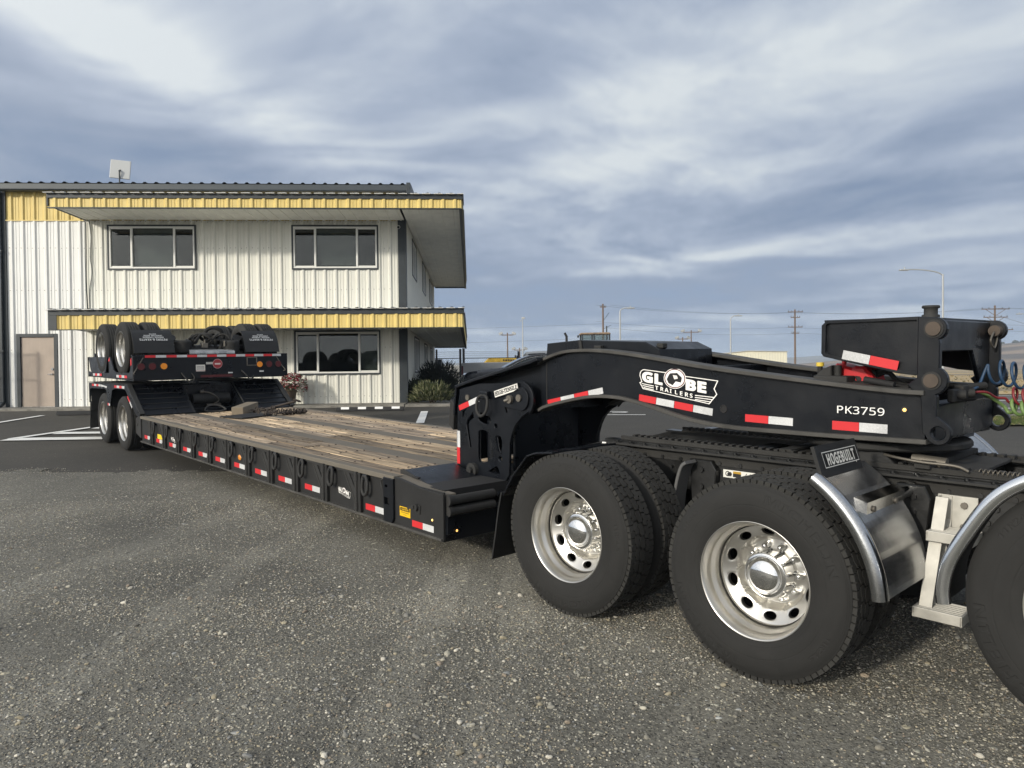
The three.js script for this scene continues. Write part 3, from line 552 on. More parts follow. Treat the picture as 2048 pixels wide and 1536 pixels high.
// flat panel antenna on the roof
{
  const t = thing('panel_antenna', 'flat white square antenna panel on a short black mast on the building roof', 'antenna', bToWorld(-8.47, 7.66, -0.3).add(V(-3.4855, 0, -23.0385)).toArray(), YAWB + 0.12);
  const p = part('panel', [new RoundedBoxGeometry(0.57, 0.60, 0.04, 2, 0.02)], std(lin(0.46, 0.47, 0.465), 0.5), t); p.position.set(0.0, 0.42, 0.0); p.rotation.set(-0.18, 0.12, -0.03);
  part('mast', [rod([0, -0.05, 0.09], [0.0, 0.36, 0.10], 0.02, 10), rod([0, 0.35, 0.11], [0, 0.40, 0.0], 0.024, 10)], M.trim, t);
  part('foot', [rod([0, 0.0, 0.08], [-0.3, -0.06, 0.12], 0.014, 6), rod([0, 0.0, 0.08], [0.3, -0.06, 0.12], 0.014, 6), rod([0, 0, 0.08], [0, -0.05, -0.3], 0.014, 6)], M.trim, t);
}

// ------------------------------------------------------------------ wheels
const R22 = 0.3085;                      // rim flange radius
const latheZ = (pts, seg = 96) => new THREE.LatheGeometry(pts.map((p) => new THREE.Vector2(p[0], p[1])), seg).rotateX(Math.PI / 2);
// sidewall relief: rings, bars and the moulded lettering
const tyreBump = (() => {
  const c = document.createElement('canvas'); c.width = 2048; c.height = 256; const g = c.getContext('2d');
  g.fillStyle = '#808080'; g.fillRect(0, 0, 2048, 256);
  g.fillStyle = '#a0a0a0'; for (const y of [20, 40, 150, 200, 228]) g.fillRect(0, y, 2048, 4);
  g.font = 'bold 64px sans-serif'; g.fillStyle = '#d8d8d8';
  for (const x of [160, 1184]) { g.save(); g.translate(x, 132); g.scale(1.25, 1); g.fillText('MICHELIN', 0, 0); g.restore(); }
  g.font = 'bold 34px sans-serif'; g.fillStyle = '#c0c0c0'; for (const x of [760, 1784]) g.fillText('11R24.5', x, 118);
  const t = new THREE.CanvasTexture(c); t.wrapS = THREE.RepeatWrapping; t.repeat.set(-1, 1); t.magFilter = THREE.LinearFilter; return t;
})();
const sideDirt = dataTex(1024, (u, v) => { const a = fbm(u * 10, v * 3, 5, 0, 61), b = fbm(u * 40, v * 10, 4, 0, 63), s = vn(u * 220, v * 18, 0, 65); return 0.70 + 0.5 * (a - 0.5) + 0.3 * (b - 0.5) + (s > 0.93 ? 0.12 : 0); }, { h: 256 });
M.sidewall = std(lin(0.0155, 0.0153, 0.0146), 0.84, { map: sideDirt, bumpMap: tyreBump, bumpScale: 0.007 });
M.sidewallOld = std(lin(0.0155, 0.0153, 0.0148), 0.86, { map: sideDirt });

function prism(poly, r0, r1, th0, zc, R) {             // poly in (s along tread, z); mapped round the axis (z)
  const pos = [], P = (s, z, r) => { const a = th0 + s / R; return [Math.cos(a) * r, Math.sin(a) * r, zc + z]; };
  const tri = THREE.ShapeUtils.triangulateShape(poly.map((p) => new THREE.Vector2(p[0], p[1])), []);
  for (const [a, b, c] of tri) pos.push(...P(...poly[a], r1), ...P(...poly[b], r1), ...P(...poly[c], r1));
  for (let i = 0; i < poly.length; i++) { const a = poly[i], b = poly[(i + 1) % poly.length]; pos.push(...P(...a, r0), ...P(...b, r0), ...P(...b, r1), ...P(...a, r0), ...P(...b, r1), ...P(...a, r1)); }
  return pos;
}
function driveTyre() {
  const R = 0.527, zc = -0.125, hw = 0.113, out = [];
  const half = [[0.302, 0.125 - 0.004], [0.318, 0.125 + 0.006], [0.345, 0.125 + 0.015], [0.385, 0.125 + 0.020], [0.425, 0.125 + 0.018], [0.455, 0.125 + 0.012], [0.475, 0.125 + 0.004], [0.490, 0.120], [0.501, 0.114], [0.506, 0.100]];
  const pr = [...half.map(([r, z]) => [r, zc + z]), [0.508, zc + 0.05], [0.508, zc - 0.05], ...half.slice().reverse().map(([r, z]) => [r, zc - z])];
  const side = latheZ(pr.slice(0, 9), 128), tr = latheZ(pr.slice(8, 14), 96), back = latheZ(pr.slice(13), 64);
  const N = 42, pitch = 2 * Math.PI * R / N, pos = [];
  for (let i = 0; i < N; i++) {
    const th = i / N * 2 * Math.PI, g = 0.004;
    for (const sg of [1, -1]) {
      const f = (p) => p.map(([s, z]) => [s * pitch, z * sg]), off = sg > 0 ? 0 : 0.5;
      // shoulder lug with two notches, then two staggered inner rows
      pos.push(...prism(f([[-0.46 + off, 0.068], [-0.46 + off, 0.108], [-0.07 + off, 0.110], [-0.05 + off, 0.098], [0.03 + off, 0.098], [0.05 + off, 0.110], [0.45 + off, 0.108], [0.45 + off, 0.068], [0.12 + off, 0.064], [0.08 + off, 0.076], [-0.02 + off, 0.076], [-0.08 + off, 0.062]]), 0.498, R - 0.003, th, zc, R));
      pos.push(...prism(f([[-0.22 + off, 0.030], [-0.26 + off, 0.056], [0.02 + off, 0.060], [0.06 + off, 0.068], [0.62 + off, 0.064], [0.66 + off, 0.032], [0.40 + off, 0.024], [0.34 + off, 0.034], [0.12 + off, 0.034], [0.06 + off, 0.024]]), 0.505, R - 0.001, th, zc, R));
    }
    pos.push(...prism([[-0.42, -0.020], [-0.46, 0.006], [-0.20, 0.020], [0.10, 0.018], [0.16, 0.026], [0.42, 0.020], [0.46, -0.004], [0.20, -0.020], [-0.08, -0.016], [-0.14, -0.024]].map(([s, z]) => [s * pitch, z]), 0.505, R, th, zc, R));
  }
  const lug = new THREE.BufferGeometry(); lug.setAttribute('position', new THREE.Float32BufferAttribute(pos, 3)); lug.computeVertexNormals();
  return { side, body: join([tr, back, lug].map((g) => g), false) };
}
function ribTyre(R, hw, nr = 5) {
  const zc = -hw, k = (R - 0.302) / 0.222, half = [[0.302, hw - 0.006], [0.312, hw + 0.004], [0.302 + 0.06 * k, hw + 0.014], [0.302 + 0.10 * k, hw + 0.016], [0.302 + 0.145 * k, hw + 0.010], [0.302 + 0.18 * k, hw + 0.002], [R - 0.020, hw - 0.010], [R - 0.008, hw - 0.018], [R - 0.003, hw - 0.024]];
  const tr = [half[8]]; const w = (hw - 0.024) * 2; for (let i = 0; i < nr; i++) { const a = hw - 0.024 - w * (i + 1) / nr; if (i < nr - 1) tr.push([R, a + 0.010], [R, a + 0.005], [R - 0.014, a + 0.003], [R - 0.014, a - 0.003], [R, a - 0.005]); } tr.push([R - 0.003, -(hw - 0.024)]);
  return { side: latheZ(half.map(([r, z]) => [r, zc + z]), 96), body: join([latheZ(tr.map(([r, z]) => [r, zc + z]), 96), latheZ(half.slice().reverse().map(([r, z]) => [r, zc - z]), 48)]) };
}
// polished dish wheel with ten hand holes
const rimParts = (() => {
  const dz = (r) => (r > 0.262 ? -0.150 : r > 0.20 ? mix(-0.195, -0.152, (r - 0.20) / 0.062) : r > 0.172 ? mix(-0.258, -0.195, sstep(0, 1, (r - 0.172) / 0.028)) : -0.258);
  const barrel = latheZ([[0.300, -0.02], [0.3085, -0.010], [0.3085, -0.002], [0.304, 0.002], [0.298, -0.004], [0.293, -0.016], [0.286, -0.030], [0.284, -0.045], [0.286, -0.060], [0.284, -0.074], [0.272, -0.086], [0.268, -0.100], [0.267, -0.138], [0.262, -0.151]], 128);
  const pos = [], N = 10, K = 36;
  const hr = 0.226, ha = 0.036, hb = 0.021, P = (th, r, off = 0) => [Math.cos(th) * r, Math.sin(th) * r, dz(r) + off];
  for (let s = 0; s < N; s++) {
    const c = s / N * 2 * Math.PI, ht = Math.PI / N, rin = 0.172, rout = 0.262;
    const hole = (k, m = 1) => { const a = k / K * 2 * Math.PI; return [c + Math.cos(a) * ha * m / hr, hr + Math.sin(a) * hb * m]; };
    const edge = (k) => { const a = k / K * 2 * Math.PI, x = Math.cos(a), y = Math.sin(a), t = Math.min(ht / Math.max(1e-6, Math.abs(x) * 0.36), (y > 0 ? rout - hr : hr - rin) / Math.max(1e-6, Math.abs(y) * 0.06)); return [c + clamp(x * 0.36 * t, -ht, ht), clamp(hr + y * 0.06 * t, rin, rout)]; };
    const ks = Array.from({ length: K }, (_, k) => k);
    for (const sx of [1, -1]) for (const dy of [rout - hr, rin - hr]) { let k = Math.atan2(dy / 0.06, sx * ht / 0.36) / (2 * Math.PI) * K; if (k < 0) k += K; ks.push(k); }
    ks.sort((p, q) => p - q); ks.push(K);
    for (let j0 = 0; j0 < ks.length - 1; j0++) {
      const k = ks[j0], k1 = ks[j0 + 1], h0 = hole(k), h1 = hole(k1), e0 = edge(k), e1 = edge(k1), n = 4;
      for (let j = 0; j < n; j++) { const q = (h, e, t) => P(mix(h[0], e[0], t), mix(h[1], e[1], t), t === 0 ? -0.002 : 0); const a = q(h0, e0, j / n), b = q(h1, e1, j / n), cc = q(h1, e1, (j + 1) / n), d = q(h0, e0, (j + 1) / n); pos.push(...a, ...b, ...cc, ...a, ...cc, ...d); }
      const i0 = hole(k, 0.97), i1 = hole(k1, 0.97); const a = P(...h0, -0.002), b = P(...h1, -0.002), cc = P(...i1, -0.026), d = P(...i0, -0.026); pos.push(...a, ...d, ...cc, ...a, ...cc, ...b);
    }
  }
  let disc = new THREE.BufferGeometry(); disc.setAttribute('position', new THREE.Float32BufferAttribute(pos, 3)); disc.computeVertexNormals();
  const inner = latheZ([[0.172, -0.258], [0.168, -0.261], [0.10, -0.261], [0.09, -0.261]], 64);
  const wheel = join([barrel, disc, inner]);
  const hub = join([latheZ([[0.120, -0.261], [0.120, -0.248], [0.112, -0.242], [0.112, -0.148], [0.117, -0.142], [0.119, -0.134], [0.114, -0.128], [0.101, -0.128], [0.097, -0.126]], 64)]);
  const cap = latheZ([[0.099, -0.128], [0.096, -0.116], [0.084, -0.100], [0.063, -0.088], [0.032, -0.081], [0.0001, -0.079]], 64);
  const nut = latheZ([[0.022, -0.261], [0.022, -0.254], [0.0168, -0.250], [0.0163, -0.222], [0.0138, -0.213], [0.007, -0.207], [0.0001, -0.206]], 16);
  const nutPos = Array.from({ length: 10 }, (_, i) => [0.1429 * Math.cos((i + 0.5) / 10 * 6.28319), 0.1429 * Math.sin((i + 0.5) / 10 * 6.28319)]);
  const drum = join([latheZ([[0.0001, -0.30], [0.225, -0.30], [0.235, -0.29], [0.235, -0.58]], 40), latheZ([[0.262, -0.128], [0.27, -0.15], [0.285, -0.2], [0.30, -0.26]], 48)]);
  return { wheel, hub, cap, nut, nutPos, drum };
})();
function makeWheel(tyre, { dual = 0.335, side = M.sidewall, alu = M.alu, hub = true } = {}) {
  const g = new THREE.Group(); g.name = 'wheel';
  const t = new THREE.Group(); t.name = 'tyre'; g.add(t);
  part('sidewall', tyre.side, side, t, { keepUV: true }); part('tread', tyre.body, M.tread, t, { keepUV: true });
  if (dual) { const m = group('inner_tyre', g); m.position.z = -dual; const a = part('sidewall', tyre.side, M.sidewallOld, m, { keepUV: true }), b = part('tread', tyre.body, M.tread, m, { keepUV: true }); }
  part('rim', rimParts.wheel, alu, g, { keepUV: true }); part('brake_drum', rimParts.drum, M.dark, g, { keepUV: true });
  if (hub) {
    part('hub', rimParts.hub, M.chrome, g, { keepUV: true }); part('hub_cap', rimParts.cap, M.chrome, g, { keepUV: true });
    for (const [x, y] of rimParts.nutPos) { const n = part('lug_nut', rimParts.nut, M.chrome, g, { keepUV: true }); n.position.set(x, y, 0); }
  }
  return g;
}
const driveT = driveTyre(), ribT = ribTyre(0.465, 0.127), steerT = ribTyre(0.518, 0.142, 5);
const driveWheel = makeWheel(driveT), trailerWheel = makeWheel(ribT, { dual: 0.315, side: M.sidewallOld, alu: M.alu }), steerWheel = makeWheel(steerT, { dual: 0, side: M.sidewall });
function setWheel(w, parent, x, y, z, spin = 0, far = false) { const c = w.clone(); c.position.set(x, y, z); c.rotation.set(0, far ? Math.PI : 0, spin); parent.add(c); return c; }

// ------------------------------------------------------------------ the truck's rear frame (x forward, y up from the ground, z towards the camera)
const truck = basisGroup('tractor_truck', 'black tractor truck chassis with polished wheels, steel fender and silver step', 'truck', [2.11495, 0.15439, -4.65589], [0.68471, -0.02722, 0.72830], [0.00302, 0.99940, 0.03451], [-0.72881, -0.02143, 0.68438]);
{
  const T = truck;
  for (const s of [1, -1]) { const far = s < 0; setWheel(driveWheel, T, 0, 0.527, s * 1.22, 0.35, far); setWheel(driveWheel, T, -1.31, 0.527, s * 1.22, 1.1, far); setWheel(steerWheel, T, 1.477, 0.705, s * 1.22, 0.2, far); }
  // rails
  const railPts = [[-2.06, 0.88], [-1.93, 0.955], [-1.63, 1.040], [2.6, 1.060], [2.6, 0.79], [-0.4, 0.77], [-1.7, 0.78], [-2.06, 0.80]];
  for (const s of [1, -1]) {
    const w = 0.43 * s, a = Math.min(w, w - 0.012 * s), b = Math.max(w, w - 0.012 * s);
    part('frame_rail', [ext(railPts, a, b), bx(-1.63, 2.6, 1.043, 1.056, Math.min(w - 0.09 * s, w), Math.max(w - 0.09 * s, w)), bx(-1.7, 2.6, 0.78, 0.792, Math.min(w - 0.09 * s, w), Math.max(w - 0.09 * s, w))], M.frame, T);
    // bolted slider angle with its rack
    const z0 = s > 0 ? 0.431 : -0.505, z1 = s > 0 ? 0.505 : -0.431;
    part('slider_angle', [bx(-1.56, 2.4, 1.030, 1.043, z0, z1, 0.003), bx(-1.56, 2.4, 0.960, 1.030, s > 0 ? 0.431 : -0.443, s > 0 ? 0.443 : -0.431), bx(-1.50, 2.4, 1.056, 1.085, s * 0.395 - 0.012, s * 0.395 + 0.012, 0.003), bx(-1.45, 2.4, 1.056, 1.070, s * 0.34 - 0.04, s * 0.34 + 0.04, 0.003)], M.dusty, T);
    const teeth = []; for (let u = -1.42; u < 2.3; u += 0.052) teeth.push(bx(u, u + 0.026, 1.068, 1.094, s * 0.345 - 0.035, s * 0.345 + 0.03, 0.003));
    bits('slider_rack', teeth, M.dusty, T);
    const bolts = []; for (let u = -1.48; u < 2.3; u += 0.118) bolts.push(rod([u, 1.04, s * 0.468], [u, 1.058, s * 0.468], 0.013, 6), rod([u + 0.01, 1.04, s * 0.468], [u + 0.01, 1.047, s * 0.468], 0.02, 8));
    for (let u = -1.40; u < 2.3; u += 0.148) bolts.push(rod([u, 0.975, s * 0.43], [u, 0.975, s * 0.452], 0.014, 6), rod([u + 0.07, 0.915, s * 0.43], [u + 0.07, 0.915, s * 0.45], 0.013, 6));
    for (let u = -0.62; u < 2.3; u += 0.21) bolts.push(rod([u, 0.84, s * 0.43], [u, 0.84, s * 0.448], 0.015, 6));
    bits('bolt', bolts, M.frame, T);
    // spring hangers and gussets
    part('spring_hanger', [strip(smooth([[-0.80, 0.985], [-0.83, 0.96], [-0.86, 0.88], [-0.885, 0.76], [-0.90, 0.62], [-0.92, 0.50]], 16), 0.022, s > 0 ? 0.50 : -0.63, s > 0 ? 0.63 : -0.50, 0.004)], M.rubberWorn, T);
    part('hanger_bracket', [ext([[-0.86, 0.99], [-0.70, 0.99], [-0.66, 0.93], [-0.68, 0.70], [-0.76, 0.62], [-0.84, 0.70]], s > 0 ? 0.431 : -0.49, s > 0 ? 0.49 : -0.431, { bev: 0.006 }), rod([-0.76, 0.93, s * 0.48], [-0.76, 0.93, s * 0.51], 0.018, 6), rod([-0.76, 0.82, s * 0.48], [-0.76, 0.82, s * 0.51], 0.018, 6)], M.frame, T);
    part('hanger_bracket', [ext([[0.44, 1.0], [0.58, 1.0], [0.61, 0.93], [0.585, 0.66], [0.50, 0.60], [0.45, 0.66]], s > 0 ? 0.431 : -0.51, s > 0 ? 0.51 : -0.431, { bev: 0.006 }), ...[0.94, 0.86, 0.78, 0.70].map((y) => rod([0.53, y, s * 0.50], [0.53, y, s * 0.527], 0.016, 6))], M.frame, T);
    parts('air_spring', [-1.31 - 0.42, -0.42, 0.0 + 0.40].map((u) => latheZ([[0.0001, 0], [0.11, 0], [0.135, 0.03], [0.12, 0.07], [0.135, 0.11], [0.11, 0.16], [0.0001, 0.16]], 24).rotateX(-Math.PI / 2).translate(u, 0.5, s * 0.45)), M.rubber, T);
    parts('spring_beam', [bar([-1.85, 0.50, s * 0.45], [-0.75, 0.60, s * 0.45], 0.10, 0.09), bar([-0.55, 0.50, s * 0.45], [0.55, 0.60, s * 0.45], 0.10, 0.09)], M.frame, T);
  }
  parts('cross_member', [bx(-2.05, -2.02, 0.80, 0.93, -0.43, 0.43), bx(-0.75, -0.62, 0.80, 1.02, -0.42, 0.42), bx(0.62, 0.72, 0.80, 1.02, -0.42, 0.42), bx(-1.9, 2.4, 0.86, 0.88, -0.2, 0.2)], M.frame, T);
  part('axle', [-1.31, 0].flatMap((u) => [rod([u, 0.527, -0.95], [u, 0.527, 0.95], 0.075, 14), latheZ([[0.0001, -0.24], [0.12, -0.2], [0.19, -0.08], [0.2, 0], [0.19, 0.08], [0.12, 0.2], [0.0001, 0.24]], 24).rotateY(Math.PI / 2).translate(u, 0.55, 0.05)]), M.frame, T);
  parts('drive_shaft', [rod([-1.2, 0.58, 0], [-0.2, 0.62, 0], 0.06, 12), rod([0.2, 0.64, 0], [2.4, 0.74, 0], 0.065, 12)], M.frame, T);
  // fifth wheel: sliding base, pivots and plate
  const fw = group('fifth_wheel', T);
  part('plate', [extY([...Array.from({ length: 25 }, (_, i) => { const a = 0.62 + i / 24 * (6.283 - 1.24); return [0.18 + 0.47 * Math.cos(a + Math.PI), 0.46 * Math.sin(a + Math.PI)]; }), [-0.62, 0.16], [-0.30, 0.06], [-0.30, -0.06], [-0.62, -0.16]], 1.150, 1.192, { bev: 0.01 })], M.blackWorn, fw);
  parts('pivot_bracket', [1, -1].map((s) => ext([[-0.02, 1.06], [0.42, 1.06], [0.33, 1.15], [0.10, 1.15]], s > 0 ? 0.30 : -0.40, s > 0 ? 0.40 : -0.30, { bev: 0.008 })), M.frame, fw);
  parts('slider_base', [bx(-0.34, 0.78, 1.058, 1.078, -0.33, 0.33, 0.006), bx(0.50, 0.58, 1.078, 1.11, -0.42, 0.44, 0.006), bx(-0.30, -0.22, 1.078, 1.10, -0.36, 0.36, 0.006)], M.dusty, fw);
  part('release_handle', [hose([[0.30, 1.13, 0.36], [0.42, 1.13, 0.46], [0.55, 1.12, 0.47], [0.72, 1.11, 0.45], [0.76, 1.09, 0.44]], 0.008, 24, false, 6), rod([0.45, 1.11, 0.30], [0.62, 1.10, 0.30], 0.03, 12)], M.bolt, fw);
  part('spring', [hose(Array.from({ length: 60 }, (_, i) => [0.80 + i * 0.003, 1.09 + 0.014 * Math.sin(i * 0.9), 0.40 + 0.014 * Math.cos(i * 0.9)]), 0.003, 120, false, 5)], M.bolt, fw);
  // stainless quarter fenders
  for (const s of [1, -1]) {
    const q = group('quarter_fender', T), Z = (a, b) => (s > 0 ? [a, b] : [-b, -a]);
    const arc = []; for (let i = 0; i <= 22; i++) { const a = (63 - i * 2.65) * Math.PI / 180, r = 0.632 + 0.035 * Math.pow(1 - i / 22, 2); arc.push([r * Math.cos(a) + 0.018, 0.527 + r * Math.sin(a)]); }
    part('fender_sheet', [strip(arc, 0.004, ...Z(0.64, 1.20))], M.fenderSheet, q);
    part('rolled_edge', [hose(arc.map(([x, y]) => { const l = Math.hypot(x, y - 0.527); return [x - x / l * 0.026, y - (y - 0.527) / l * 0.026, s * 1.205]; }), 0.040, 60, false, 14)], M.stainlessSoft, q);
    const a0 = arc[0];
    part('logo_flap', [ext([[a0[0] - 0.030, a0[1] + 0.125], [a0[0] - 0.012, a0[1] + 0.13], [a0[0] + 0.035, a0[1] - 0.02], [a0[0] + 0.018, a0[1] - 0.025]], ...Z(0.74, 1.21))], M.flap, q);
    if (s > 0) {
      const ang = Math.atan2(0.137, -0.047);
      const d = decal('logo_plate', 0.40, 0.098, 512, (g, w, h) => {
        g.clearRect(0, 0, w, h); g.strokeStyle = '#c9c9c4'; g.fillStyle = '#d4d2ca'; g.lineWidth = 6; g.strokeRect(8, 14, w - 16, h - 30); g.font = 'bold 92px sans-serif'; g.textAlign = 'center'; g.textBaseline = 'middle';
        g.save(); g.translate(w / 2, h / 2 + 2); g.scale(Math.min(0.8, (w - 40) / g.measureText('HOGEBUILT').width), 1.05); g.fillText('HOGEBUILT', 0, 0); g.lineWidth = 3; g.strokeText('HOGEBUILT', 0, 0); g.restore(); g.fillRect(w - 60, h - 16, 10, 12);
      }, q);
      const nx = V(Math.sin(ang), -Math.cos(ang), 0), up = V(Math.cos(ang), Math.sin(ang), 0), rt = V(0, 0, -1);   // flap faces forward
      const face = rt.clone().cross(up);
      d.matrix.makeBasis(rt, up, face); d.quaternion.setFromRotationMatrix(d.matrix); d.position.set(a0[0] + 0.012, a0[1] + 0.058, 0.975).addScaledVector(face, 0.008);
    }
    part('fender_bracket', [ext([[0.445, 1.014], [0.520, 0.992], [0.517, 0.914], [0.509, 0.914], [0.512, 0.986], [0.443, 1.006]], ...Z(0.62, 1.10)), ext([[0.447, 1.012], [0.518, 0.991], [0.514, 0.930]], ...Z(1.090, 1.0985))], M.stainless, q);
    part('bracket_tube', [rod([0.498, 0.962, s * 0.45], [0.490, 0.960, s * 0.72], 0.031, 18)], M.stainlessSoft, q);
    part('bracket_collar', [rod([0.498, 0.962, s * 0.432], [0.498, 0.962, s * 0.475], 0.046, 18)], M.frame, q);
    parts('bolt', [rod([0.516, 0.952, s * 1.02], [0.527, 0.952, s * 1.02], 0.015, 10), rod([0.516, 0.952, s * 0.74], [0.527, 0.952, s * 0.74], 0.015, 10)], M.bolt, q);
  }
  // front quarter fender over the next wheel
  for (const s of [1, -1]) {
    const pts = smooth([[1.75, 1.26], [1.5, 1.275], [1.30, 1.245], [1.156, 1.185], [1.065, 1.105], [0.97, 0.95], [0.907, 0.81], [0.888, 0.70], [0.892, 0.64]], 40), Z = (a, b) => (s > 0 ? [a, b] : [-b, -a]);
    const q = group('wheel_fender', T); part('fender_sheet', [strip(pts, 0.004, ...Z(0.93, 1.225))], M.blackFender, q); part('rolled_edge', [hose(pts.map(([x, y]) => [x, y, s * 1.235]), 0.030, 80, false, 12)], M.chromeSoft, q);
  }
  // rear mud flaps
  for (const s of [1, -1]) {
    const q = group('mud_flap', T), Z = (a, b) => (s > 0 ? [a, b] : [-b, -a]);
    part('flap', [strip(smooth([[-1.915, 0.72], [-1.95, 0.58], [-1.98, 0.42], [-2.02, 0.225]], 10), 0.012, ...Z(0.60, 1.22))], M.flap, q);
    part('flap_hanger', [strip([[-1.90, 0.70], [-1.80, 0.85], [-1.66, 1.000], [-1.58, 1.028], [-1.42, 1.045]], 0.012, ...Z(0.56, 1.22), 0.003), ...[[-1.83, 0.815], [-1.71, 0.955]].flatMap(([u, v]) => [0.75, 1.15].map((z) => rod([u, v, s * z], [u - 0.02, v + 0.017, s * z], 0.013, 8))), bar([-1.66, 0.99, s * 0.43], [-1.66, 0.99, s * 0.6], 0.05, 0.05)], M.black, q);
  }
  // cab access step of cast aluminium
  {
    const q = group('access_step', T), al = M.aluStep;
    part('mounting_plate', [bx(0.63, 0.815, 0.73, 0.965, 0.455, 0.472, 0.004), bx(0.64, 0.80, 0.80, 0.95, 0.43, 0.456)], al, q);
    part('step_post', [extX([[0.47, 0.96], [0.535, 0.955], [0.765, 0.425], [0.765, 0.40], [0.70, 0.40], [0.47, 0.86]], 0.642, 0.652), extX([[0.525, 0.96], [0.537, 0.96], [0.768, 0.42], [0.755, 0.42]], 0.642, 0.700), extX([[0.47, 0.96], [0.48, 0.96], [0.48, 0.84], [0.71, 0.40], [0.70, 0.40], [0.47, 0.84]], 0.642, 0.70)], al, q);
    const step = (y, z0, z1, u0, u1) => { const l = [bx(u0, u1, y, y + 0.052, z1 - 0.016, z1, 0.004), bx(u0, u1, y, y + 0.052, z0, z0 + 0.012, 0.003), bx(u0, u0 + 0.012, y, y + 0.05, z0, z1, 0.003), bx(u1 - 0.012, u1, y, y + 0.05, z0, z1, 0.003)]; for (let z = z0 + 0.03; z < z1 - 0.02; z += 0.027) l.push(bx(u0, u1, y + 0.036, y + 0.05, z, z + 0.010, 0.002)); return l; };
    part('step_tread', step(0.400, 0.62, 0.80, 0.625, 0.845), al, q); part('step_tread', step(0.755, 0.50, 0.665, 0.638, 0.845), al, q);
    parts('bolt', [[0.755, 0.92], [0.755, 0.81]].map(([u, v]) => rod([u, v, 0.47], [u, v, 0.485], 0.017, 8)), M.bolt, q);
  }
  part('plate_label', [bx(-1.645, -1.565, 0.987, 1.03, 0.4435, 0.445)], M.whiteMark, T, { label: 'small white warning label on the rail' });
  part('plate_label', [bx(-1.60, -1.568, 0.99, 1.012, 0.4452, 0.446)], M.dark, T); part('plate_label', [bx(-1.60, -1.568, 1.014, 1.027, 0.4452, 0.446)], M.yellowLabel, T);
  const rl = decal('rail_label', 0.36, 0.05, 512, (g, w, h) => { g.fillStyle = '#d9d8d2'; g.fillRect(0, 0, w, h); g.strokeStyle = '#141414'; g.lineWidth = 8; g.beginPath(); g.arc(46, h / 2, 20, 0, 7); g.stroke(); g.fillStyle = '#b08a28'; g.fillRect(100, 8, 80, 20); g.fillStyle = '#202020'; g.fillRect(100, 28, 80, h - 38); for (let i = 0; i < 3; i++) { g.lineWidth = 6; g.beginPath(); g.moveTo(215 + i * 36, h - 14); g.lineTo(235 + i * 36, 16); g.stroke(); } g.fillStyle = '#c86a20'; g.fillRect(330, 10, 150, 18); }, T);
  rl.position.set(-0.46, 0.914, 0.434);
  // air lines along the rail
  parts('air_line', [hose([[-1.5, 0.93, 0.40], [-0.6, 1.0, 0.30], [0.3, 1.02, 0.26], [1.2, 1.0, 0.30], [2.3, 0.98, 0.2]], 0.010, 40, false, 6), hose([[0.4, 0.80, 0.45], [0.55, 0.74, 0.48], [0.66, 0.70, 0.46], [0.9, 0.72, 0.45], [1.6, 0.78, 0.45]], 0.012, 30, false, 6)], M.dark, T);
}

// ------------------------------------------------------------------ the lowboy trailer (x forward, y up from the ground, z towards the camera)
const TB = [[1.80683, 0.16664, -4.98363], [0.65653, -0.02802, 0.75378], [0.00302, 0.99940, 0.03451], [-0.75430, -0.02038, 0.65622]];
const trailer = basisGroup('lowboy_trailer', 'black lowboy trailer with weathered plank deck and arched gooseneck coupled to the truck', 'trailer', ...TB);
const tape = (parent, pts, mats, z, t = 0.0015) => pts.forEach((q, i) => part('reflective_tape', [ext(q, z, z + t)], mats[i % mats.length], parent));
